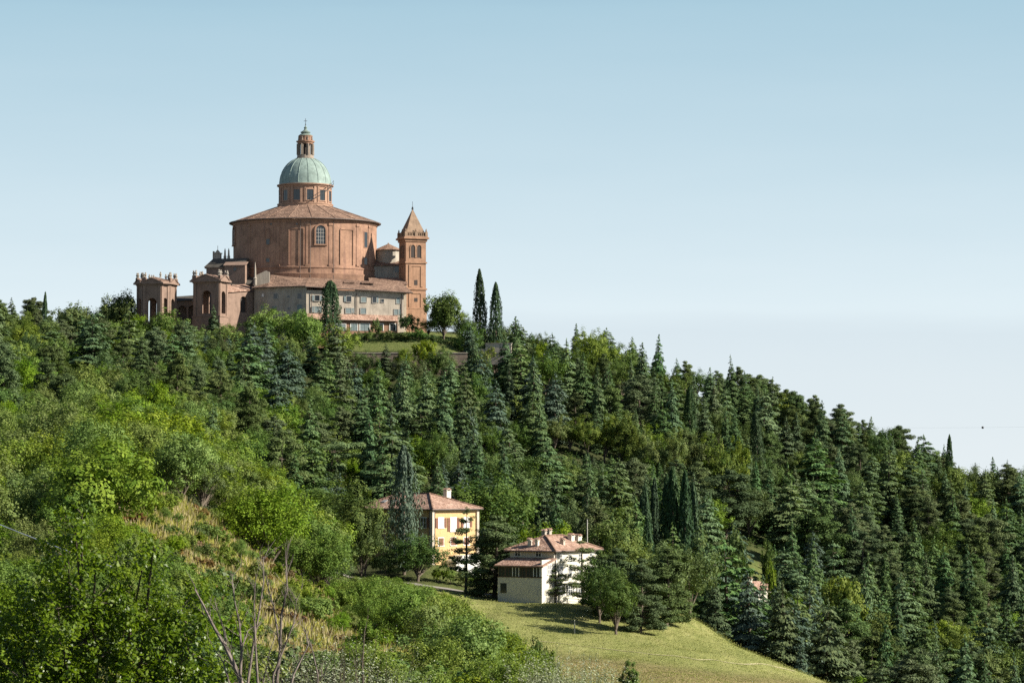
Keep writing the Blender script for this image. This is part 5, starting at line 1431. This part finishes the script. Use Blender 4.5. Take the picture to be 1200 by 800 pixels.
# plane trees in two rows under the ridge
PLANE_Y = 690.0
k = 0
for u, vt in ((650, 480), (668, 484), (688, 479), (708, 483), (728, 480), (748, 486), (768, 489), (788, 492), (742, 502), (766, 497), (786, 502), (822, 497), (846, 505), (862, 508), (838, 498)):
    E('plane', u, vt + 72, vt, PLANE_Y + (k * 3) % 5 - (8 if vt > 495 and u < 800 else 0), 34 + (k * 5) % 8, "rounded plane tree with yellowing top in the row under the ridge", "plane trees in a row under the ridge"); k += 1

# --- woods: scattered by region of the hillside
SKY_U = [-100, 0, 40, 60, 110, 130, 152, 160, 215, 235, 270, 300, 330, 398, 405, 545, 550, 600, 640, 690, 740, 800, 860, 920, 1000, 1060, 1100, 1128, 1165, 1200, 1320]
SKY_V = [350, 345, 345, 366, 366, 352, 352, 378, 372, 388, 386, 370, 366, 372, 417, 417, 384, 382, 396, 379, 402, 428, 437, 459, 486, 508, 518, 546, 543, 540, 580]
def sky_limit(u): return float(np.interp(u, SKY_U, SKY_V))
HOUSE_CLEAR = [(396, 590), (396, 668), (470, 690), (600, 705), (745, 715), (745, 610), (590, 640), (560, 600)]
def too_close(x, y, d):
    for a, b2, r in PLACED:
        if abs(a - x) < 30 and (a - x) ** 2 + (b2 - y) ** 2 < (d * .5 + r * .5) ** 2: return True
    return False
CL_POLY = [(838, 640), (880, 640), (925, 658), (945, 672), (945, 690), (890, 697), (850, 690), (834, 660)]
def where(u, v, Y):
    """how a spot on the hillside is told from the others, for labels"""
    if Y < 470: return "on the bushy near slope"
    if u < 150: return "under the skyline trees far from the church" if v < 480 else "on the wooded slope above the dry grass"
    if u < 400: return "on the slope below the entrance pavilions" if v < 490 else "on the slope between dry grass and villa"
    if u < 560: return "below the long retaining wall" if v < 520 else "on the slope just above the yellow villa"
    if u < 640: return "below the skyline cypress pair" if v < 520 else "above the gap between the houses"
    if u < 840: return "along the crest past the skyline cypresses" if v < 490 else ("under the plane tree row" if v < 620 else "behind the white house")
    if v < 545 and u < 1000: return "on the ridge above the plane tree row"
    if u < 1000: return "around the wooded clearing" if v < 730 else "in the valley below the meadow crest"
    return "on the long descending ridge" if v < 620 else ("on the shaded flank under the descending ridge" if v < 730 else "deep in the wooded valley corner")
DESC = {'cedar': "tiered green cedar", 'fir': "narrow dark fir", 'bluefir': "blue grey cedar", 'pine': "ragged dark pine", 'broad': "leafy green tree", 'broad_dark': "dark leafy tree", 'shrub': "bright green shrub", 'dshrub': "dark green shrub", 'locust': "feathery green locust tree", 'cypress': "slim dark cypress", 'rust': "rust brown bracken clump"}
GROUPS = {'cedar': "cedars in the hillside woods", 'fir': "firs in the hillside woods", 'bluefir': "blue cedars in the hillside woods", 'pine': "pines in the hillside woods", 'broad': "leafy trees in the hillside woods", 'broad_dark': "dark leafy trees in the hillside woods",
          'shrub': "shrubs on the hillside", 'dshrub': "dark shrubs on the hillside", 'locust': "locust trees on the near slope", 'cypress': "cypresses in the hillside woods", 'rust': "bracken clumps on the dry slope"}
def scatter(kind, x, y, h, wide, u, v):
    size = "small " if h < PR[kind][0].h * .72 else ("tall " if h > PR[kind][0].h * 1.02 else "")
    w_ = where(u, v, y)
    plant(kind, x, y, h, wide, (size + DESC[kind] + " " + w_).strip(), GROUPS[kind] + ", " + w_)
g = np.random.default_rng(2024)
NEED = 15000
yy = np.sqrt(g.uniform(470 ** 2, 848 ** 2, NEED)); uu = g.uniform(-40, 1250, NEED)
xx = (uu - 600) / F * yy
zz_ = H(xx, yy); U_, V_ = proj(xx, yy, zz_)
LIM = {'cedar': 235, 'fir': 190, 'pine': 190, 'broad': 200, 'broad_dark': 170, 'bluefir': 70, 'cypress': 20}
for x, y, u, v in zip(xx, yy, U_, V_):
    r1, r2 = g.random(), g.random()
    # species by place
    if v < 620 and u < 430 and (u < 150 or v > 520 or u < 330 - (520 - v)): mix = (('broad', .62), ('broad_dark', .22), ('cedar', .10), ('pine', .06))
    elif u < 430: mix = (('cedar', .36), ('broad', .26), ('fir', .12), ('broad_dark', .16), ('bluefir', .10))
    elif u < 650: mix = (('cedar', .38), ('fir', .18), ('broad_dark', .20), ('bluefir', .07), ('broad', .17))
    elif u < 830: mix = (('cedar', .38), ('fir', .18), ('broad_dark', .18), ('pine', .08), ('cypress', .04), ('broad', .14))
    elif v < 560: mix = (('pine', .38), ('cedar', .26), ('fir', .12), ('broad_dark', .15), ('broad', .09))
    elif u < 980 and v > 690: mix = (('bluefir', .36), ('fir', .26), ('cedar', .24), ('broad', .14))
    else: mix = (('fir', .22), ('cedar', .34), ('pine', .15), ('broad_dark', .16), ('broad', .13))
    acc = 0
    for kind, p in mix:
        acc += p
        if r1 <= acc: break
    if COUNT.get(kind, 0) >= LIM.get(kind, 300): continue
    if 400 < u < 546 and y > WALL_Y - 6: continue
    if 140 < u < 560 and y > 752: continue
    if y < 520 and 392 < u < 830: continue
    if y < 474 and u > 560: continue
    if in_poly(u, v, CL_POLY) or (820 < u < 930 and 552 < y < 600 and abs(x - xat(880, y)) < 8): continue
    sp = {'cedar': 5.2, 'fir': 4.5, 'pine': 5.0, 'broad': 5.8, 'broad_dark': 6.0, 'bluefir': 5.0, 'cypress': 3.0}[kind] * (1.42 if kind != 'cypress' else 1)
    if too_close(x, y, sp): continue
    p0 = PR[kind][0]
    h = p0.h * g.uniform(.62, 1.2) * (.88 if u < 430 and kind.startswith('broad') else 1)
    lim = sky_limit(u) + (g.uniform(-9, 24) if u > 560 else g.uniform(-3, 14))
    hmax = zat(lim, y) - float(H(x, y))
    if hmax < 3.0: continue
    if h > hmax: h = hmax
    elif y > 770 and h < hmax and u > 560: h = min(hmax, p0.h * 1.2)
    # keep the villa, the house and the retaining wall in view
    tv = proj(x, y, float(H(x, y)) + h)[1]
    if 400 < u < 560 and y < 505 and tv < 660: continue
    vp = float(np.interp(u, [632, 650, 740, 800, 880], [505, 528, 532, 540, 548]))
    if 636 < u < 872 and y < PLANE_Y - 3 and tv < vp:
        h = zat(vp + g.uniform(0, 12), y) - float(H(x, y))
        if h < 5: continue
    elif 636 < u < 872 and abs(y - PLANE_Y) <= 3: continue
    scatter(kind, x, y, h, g.uniform(.8, 1.25), u, v)
# near slope: locusts, leafy trees and shrubs around the dry grass
NEED = 5200
yy = np.sqrt(g.uniform(125 ** 2, 470 ** 2, NEED)); uu = g.uniform(-60, 640, NEED)
xx = (uu - 600) / F * yy; U_, V_ = proj(xx, yy, H(xx, yy))
FEATHER = [(395, 680), (470, 686), (560, 712), (640, 750), (700, 790), (700, 830), (520, 830), (500, 780), (430, 740)]
for x, y, u, v in zip(xx, yy, U_, V_):
    dryp = bool(in_poly(u, v, DRY_POLY)); r1 = g.random()
    if u > 575 and y > 320: continue
    if y > 440 and u > 330: continue
    if bool(in_poly(u, v, FEATHER)): kind = 'locust' if r1 < .7 else ('shrub' if r1 < .92 else 'dshrub'); h = g.uniform(4.0, 7.5) if kind == 'locust' else g.uniform(1.6, 3.2)
    elif dryp:
        if r1 < .36: continue
        r1 = (r1 - .36) / .64 * .8 + .2
        kind = 'rust' if r1 < .40 else ('shrub' if r1 < .86 else ('locust' if r1 < .92 else 'dshrub')); h = g.uniform(.7, 1.5) if kind == 'rust' else g.uniform(1.0, 2.9)
    elif y > 250 and u < 420: kind = 'broad' if r1 < .55 else ('locust' if r1 < .75 else ('broad_dark' if r1 < .85 else 'shrub')); h = g.uniform(5.5, 10.5) if kind != 'shrub' else g.uniform(2, 3.6)
    else: kind = 'shrub' if r1 < .5 else ('locust' if r1 < .8 else 'dshrub'); h = g.uniform(1.6, 3.6) if kind != 'locust' else g.uniform(3, 5)
    if COUNT.get(kind, 0) >= 290: continue
    if y < 150 and u < 330 and kind in ('locust',): continue
    p0 = PR[kind][0]; rr = p0.r * h / p0.h
    if too_close(x, y, rr * 1.4): continue
    tv = proj(x, y, float(H(x, y)) + h)[1]
    lim2 = float(np.interp(u, [395, 470, 520, 560, 620, 700], [674, 674, 692, 727, 750, 788]))
    if u > 395 and tv < lim2:
        h2 = (zat(lim2 + g.uniform(0, 10), y) - float(H(x, y)))
        if h2 < 1.0: continue
        h = h2
    scatter(kind, x, y, h, g.uniform(.9, 1.2), u, v)
print("PLANTS", COUNT, sum(COUNT.values()))

# --- ground cover
def tufts(name, pts, hmin, hmax, per, mat, seed, wid=.05, spread=.25, flop=.5, label=None, cat=None):
    g = np.random.default_rng(seed)
    n = len(pts) * per
    base = np.repeat(pts, per, 0) + np.concatenate([g.normal(0, spread, (n, 2)), np.zeros((n, 1))], 1)
    hh = g.uniform(hmin, hmax, n); a = g.uniform(0, 6.28, n); l = g.uniform(0, flop, n) * hh
    tip = base + np.stack([np.cos(a) * l, np.sin(a) * l, hh], 1)
    mid = base * .45 + tip * .55 + np.array([0, 0, .08]) * hh[:, None]
    b2 = g.uniform(0, 6.28, n); s = np.stack([np.cos(b2), np.sin(b2), np.zeros(n)], 1) * (wid * g.uniform(.6, 1.4, n))[:, None]
    V = np.stack([base - s * .5, base + s * .5, mid + s, tip, mid - s], 1).reshape(-1, 3)
    Fc = np.arange(5 * n).reshape(n, 5)
    o = bpy.data.objects.new(name, mesh_np(name, V, Fc, mat, g.uniform(0, 1, n))); COL.objects.link(o)
    tag(o, label, cat, kind="stuff"); return o
def ground_pts(u0, u1, y0, y1, n, seed, test):
    g = np.random.default_rng(seed)
    y = np.sqrt(g.uniform(y0 ** 2, y1 ** 2, n)); u = g.uniform(u0, u1, n); x = (u - 600) / F * y
    z = H(x, y); U, V = proj(x, y, z); k = test(U, V, x, y)
    return np.stack([x, y, z], 1)[k]
pts = ground_pts(20, 640, 110, 400, 26000, 5, lambda U, V, x, y: in_poly(U, V, DRY_POLY))
half = len(pts) // 2
tufts("dry_grass", pts[:half], .35, 1.15, 6, M['dry'], 6, .04, .35, .5, "tall dry straw grass on the open near slope", "grass")
tufts("hay_grass", pts[half:], .3, 1.0, 7, M['haygreen'], 16, .04, .4, .6, "yellow green hay grass on the open near slope", "grass")
pts = ground_pts(-60, 760, 60, 330, 9000, 8, lambda U, V, x, y: (~in_poly(U, V, DRY_POLY)) & (V > 600))
tufts("green_grass", pts, .3, .9, 6, M['bloom'], 9, .05, .4, .6, "rough green grass between the near shrubs", "grass")
pts = ground_pts(560, 1000, 300, 456, 26000, 10, lambda U, V, x, y: (V > 700))
tufts("meadow_grass", pts, .05, .17, 4, M['mown'], 11, .035, .5, .9, "short mown straw coloured meadow grass", "grass")
def undergrowth(name, pts, mat, hmin, hmax, per, leaf, seed, label):
    g = np.random.default_rng(seed); n = len(pts) * per
    hh = np.repeat(g.uniform(hmin, hmax, len(pts)), per)
    d = g.normal(0, 1, (n, 3)); d[:, 2] = np.abs(d[:, 2]); d /= np.linalg.norm(d, axis=1, keepdims=True)
    c = np.repeat(pts, per, 0)
    Pq = c + d * hh[:, None] * g.uniform(.6, 1.0, (n, 1)) * np.array([1.15, 1.15, .9])
    t = np.repeat(g.normal(.4, .2, len(pts)), per) + g.normal(0, .15, n)
    o = bpy.data.objects.new(name, leaf_mesh(name, Pq, d, leaf * g.uniform(.7, 1.3, n), mat, t, .6, None, .6, seed)); COL.objects.link(o)
    tag(o, label, "undergrowth", kind="stuff")
def forest_floor(U, V, x, y):
    ok = ~((U > 385) & (U < 560) & (y > WALL_Y - 3)) & ~((U > 385) & (U < 800) & (y < 515)) & ~in_poly(U, V, CL_POLY) & ~((U > 150) & (U < 560) & (y > 762))
    return ok
pts = ground_pts(-40, 1240, 476, 850, 9000, 12, forest_floor)
undergrowth("undergrowth", pts, M['under'], .8, 2.4, 26, .5, 13, "dark leafy undergrowth covering the floor of the woods")
pts = ground_pts(-60, 620, 120, 474, 4200, 14, lambda U, V, x, y: (~in_poly(U, V, DRY_POLY)) & ((U < 380) | (y < 330)) & (U < 640))
undergrowth("slope_undergrowth", pts, M['under'], .5, 1.5, 34, .24, 15, "low green scrub covering the near slope")

pts = ground_pts(402, 548, 757, 768.5, 420, 21, lambda U, V, x, y: (V > 380))
undergrowth("bank_shade_leaves", pts, M['under'], .3, .9, 30, .34, 22, "dark leaves added to stand for shade on the lawn bank")  # leaf patch added to darken the bank where shade lies
# --- close plants at the lower left
def make_near_tree(seed, blobs, n, leaf, mat):
    """leafy crown made of many twig clusters on real limbs"""
    g = np.random.default_rng(seed); P, N, S, T = [], [], [], []
    segs = []
    tot = sum(r ** 2.3 for _, r in blobs)
    root = np.array([-0.2, 0, -3.0])
    for c, r in blobs:
        c = np.array(c, float)
        mid = root * .4 + c * .6 + g.normal(0, .15, 3)
        segs.append(([tuple(root), tuple(root * .6 + mid * .4 + g.normal(0, .1, 3)), tuple(mid), tuple(c)], [.10, .07, .045, .015]))
        m = int(n * r ** 2.3 / tot); nt = max(8, int(m / 64))
        d = g.normal(0, 1, (nt, 3)); d /= np.linalg.norm(d, axis=1, keepdims=True); d[:, 2] += .15
        tw = c + d * r * (g.uniform(.3, 1.15, (nt, 1)) ** .55)
        for q in tw[::4]: segs.append(([tuple(c * .8 + q * .2), tuple(q)], [.014, .005]))
        idx = g.integers(0, nt, m)
        dirs = d[idx] + g.normal(0, .5, (m, 3))
        p = tw[idx] + dirs * g.uniform(-.10, .14, (m, 1)) * 1.1 + g.normal(0, .06, (m, 3)) * np.array([1, 1, 1.7])
        P.append(p); N.append(d[idx] * .5 + np.array([0.35, -.2, .6])); S.append(leaf * g.uniform(.6, 1.3, m)); T.append(g.normal(.4, .22, m) + .25 * g.normal(0, 1, nt)[idx] * .5)
    P, N, S, T = map(np.concatenate, (P, N, S, T))
    cr = leaf_mesh("crown", P, N, S, mat, T, .62, None, .55, seed)
    return cr, trunk_mesh("trunk", segs, M['bark'])
def near_thing(name, label, cat, u, Y, zbase, cr, tr, rz=0):
    e = empty(name, (xat(u, Y), Y, zbase)); tag(e, label, cat)
    for part, me in (("crown", cr), ("trunk", tr)):
        o = bpy.data.objects.new(part, me); COL.objects.link(o); o.parent = e
    return e
NY = 50.0
def bl(u, v, r_px, dy=0.0): # blob given by its place in the frame, relative to the tree foot
    p = at(u, v, NY + dy); return ((p.x - xat(110, NY), p.y - NY, p.z - nz), r_px * NY / F)
nz = ground(xat(110, NY), NY) + 3.0
blobs = [bl(*b) for b in ((88, 622, 26, 0), (80, 655, 34, .3), (112, 650, 26, -.2), (60, 700, 46, .5), (110, 705, 44, -.3), (166, 668, 26, .1), (160, 700, 38, .2), (20, 735, 44, .2), (75, 760, 56, -.4), (140, 760, 54, 0),
                             (205, 720, 40, .2), (222, 765, 46, -.2), (245, 700, 22, .4), (190, 800, 50, .2), (110, 810, 60, .3), (30, 800, 60, -.2), (255, 800, 36, .3), (-20, 780, 50, .3), (180, 640, 9, 0), (96, 602, 9, 0), (150, 850, 70, 0), (40, 860, 70, 0), (240, 850, 50, 0))]
cr, tr = make_near_tree(201, blobs, 40000, .085, M['near_leaf'])
near_thing("leafy_tree", "glossy dark leaved tree filling the lower corner nearest the viewer", "tree", 110, NY, nz, cr, tr)
# bare dead branches
DY = 47.0
db = at(318, 835, DY); dg = ground(db.x, db.y)
dead = empty("dead_tree", (db.x, DY, dg)); tag(dead, "leafless dead shrub with forked grey branches beside the glossy tree", "dead tree")
dm = MB()
def br(pts, r0, r1, depth=0.0):
    P3 = [Vector((xat(u, DY + depth) - db.x, depth + .1 * math.sin(u * .7), zat(v, DY + depth) - dg)) for u, v in pts]
    dm.tube(P3, [q_ * .8 for q_ in np.linspace(r0, r1, len(P3))], 6)
    return P3
g2_ = np.random.default_rng(77)
def twigs(P3, n, lmax, r):
    r = r * .7
    for k in range(int(n * 2.4)):
        i = int(g2_.integers(1, len(P3) - 0)); a = P3[i - 1].lerp(P3[i], g2_.random())
        d = (P3[i] - P3[i - 1]).normalized(); s = Vector((g2_.normal(0, .55), g2_.normal(0, .5), g2_.normal(.45, .25))); d = (d + s).normalized()
        L = lmax * g2_.uniform(.35, 1); m = a + d * L * .5 + Vector((g2_.normal(0, .03), 0, .02)); e2 = a + d * L + Vector((g2_.normal(0, .05), 0, .06))
        dm.tube([a, m, e2], [r, r * .7, r * .3], 5)
        if L > lmax * .6: dm.tube([m, m + (d + Vector((g2_.normal(0, .6), 0, .3))).normalized() * L * .45], [r * .55, r * .2], 4)
trunkp = br([(322, 960), (300, 850), (283, 795), (268, 760), (252, 735), (240, 708), (230, 690)], .075, .014); twigs(trunkp, 9, .5, .011)
b_ = br([(283, 795), (285, 760), (281, 730), (276, 700), (272, 672)], .036, .008, .1); twigs(b_, 7, .42, .009)
b_ = br([(300, 850), (292, 800), (297, 760), (305, 715), (310, 680), (309, 652)], .042, .008, -.1); twigs(b_, 9, .42, .009)
b_ = br([(322, 900), (325, 800), (330, 760), (331, 720), (338, 690), (335, 655)], .05, .009, .2); twigs(b_, 11, .45, .010)
b_ = br([(330, 760), (322, 710), (315, 690), (312, 668)], .024, .007, .2); twigs(b_, 5, .3, .008)
b_ = br([(322, 900), (345, 790), (362, 755), (358, 735)], .034, .008, 0); twigs(b_, 5, .35, .008)
b_ = br([(370, 870), (374, 790), (366, 755), (357, 735)], .026, .007, .3); twigs(b_, 4, .3, .007)
b_ = br([(285, 760), (292, 738), (306, 728)], .016, .006, .1)
b_ = br([(268, 760), (262, 735), (256, 716), (252, 700)], .018, .006, .0); twigs(b_, 4, .3, .007)
b_ = br([(300, 850), (312, 790), (318, 760), (326, 735)], .022, .006, .2); twigs(b_, 4, .3, .007)
b_ = br([(310, 880), (304, 800), (300, 750), (298, 705), (301, 678)], .036, .007, -.2); twigs(b_, 8, .42, .008)
b_ = br([(318, 880), (322, 790), (345, 730), (349, 700)], .032, .007, .1); twigs(b_, 7, .4, .008)
b_ = br([(296, 840), (270, 800), (262, 775), (246, 750)], .026, .006, -.1); twigs(b_, 5, .35, .007)
b_ = br([(335, 900), (352, 830), (380, 790), (392, 765)], .026, .006, .2); twigs(b_, 5, .35, .007)
dm.build("branches", M['bark_pale'], dead, True)
# thin leafless saplings rising from the pale shrubs
sp_ = empty("bare_sapling", (xat(428, 62), 62, ground(xat(428, 62), 62))); tag(sp_, "thin upright bare sapling among the silver leaved bushes", "sapling")
dm = MB(); DY = 62.0; db = Vector((xat(428, 62), 62, 0)); dg = sp_.location.z
b_ = br([(430, 860), (425, 780), (428, 740), (432, 722)], .035, .006); twigs(b_, 6, .3, .007)
b_ = br([(430, 850), (418, 790), (414, 760)], .02, .006); twigs(b_, 4, .25, .006)
dm.build("stems", M['bark'], sp_, True)
# silver leaved bushes
def make_silver(seed, w, h, n, leaf):
    g = np.random.default_rng(seed)
    ns = n // 34; a = g.uniform(0, 6.28, ns); lean = g.uniform(0, .5, ns); L = h * g.uniform(.55, 1.05, ns) * (1 - .35 * lean)
    foot = np.stack([g.normal(0, w * .33, ns), g.normal(0, w * .33, ns), np.zeros(ns)], 1)
    d = np.stack([np.cos(a) * lean, np.sin(a) * lean, np.ones(ns)], 1)
    idx = np.repeat(np.arange(ns), 34); t = g.uniform(.15, 1, len(idx)) ** .7
    P = foot[idx] + d[idx] * (L[idx] * t)[:, None] + g.normal(0, .035, (len(idx), 3)) * 1.5
    b = g.uniform(0, 6.28, len(idx)); ax_ = np.stack([np.cos(b), np.sin(b), np.full(len(idx), .7)], 1)
    N = np.stack([-np.sin(b) * .3, np.cos(b) * .3, np.ones(len(idx))], 1)
    cr = leaf_mesh("crown", P, N, leaf * g.uniform(.6, 1.3, len(idx)), M['olive'], g.uniform(0, 1, len(idx)), .34, ax_, .5, seed)
    segs = [([tuple(foot[i]), tuple(foot[i] + d[i] * L[i])], [.012, .004]) for i in range(0, ns, 3)]
    return cr, trunk_mesh("trunk", segs, M['bark'])
for i, (u, vt, Y, w, lb) in enumerate(((392, 728, 70, 1.1, "silver leaved bush beside the dead branches"), (428, 744, 74, 1.2, "silver leaved bush with the bare sapling"), (358, 752, 66, 1.0, "silver leaved bush behind the dead branches"), (405, 768, 58, 1.0, "low silver leaved bush under the bare sapling"),
                                       (655, 754, 150, 2.6, "silver green bush below the meadow footpath"), (682, 764, 160, 2.6, "pale silver bush at the foot of the meadow"), (628, 768, 150, 2.6, "silver bush under the dark rounded bush"), (710, 776, 150, 2.4, "low silver bush farthest along the meadow foot"), (462, 784, 80, 1.2, "silver sprig bush at the lower edge of the slope"))):
    x = xat(u, Y); zg = ground(x, Y); need = zat(vt, Y) - zg
    cr, tr = make_silver(301 + i, w, need, 15000 if Y < 100 else 9000, .065 if Y < 100 else .13)
    e = near_thing("silver_bush", lb, "bush", u, Y, zg, cr, tr); e["group"] = "silver leaved bushes"
# green sapling at the meadow foot
blobs = [((0, 0, 2.6), .55), ((.3, .1, 1.9), .6), ((-.4, 0, 1.6), .6), ((.1, .2, 1.1), .7), ((.6, 0, 1.2), .4), ((-.1, 0, 3.2), .3)]
cr, tr = make_near_tree(203, blobs, 4500, .14, M['shrub'])
xs_ = xat(738, 150); e = near_thing("young_tree", "young bright green sapling at the lower foot of the meadow", "tree", 738, 150, zat(816, 150), cr, tr); e.scale = (.6, .6, .55)
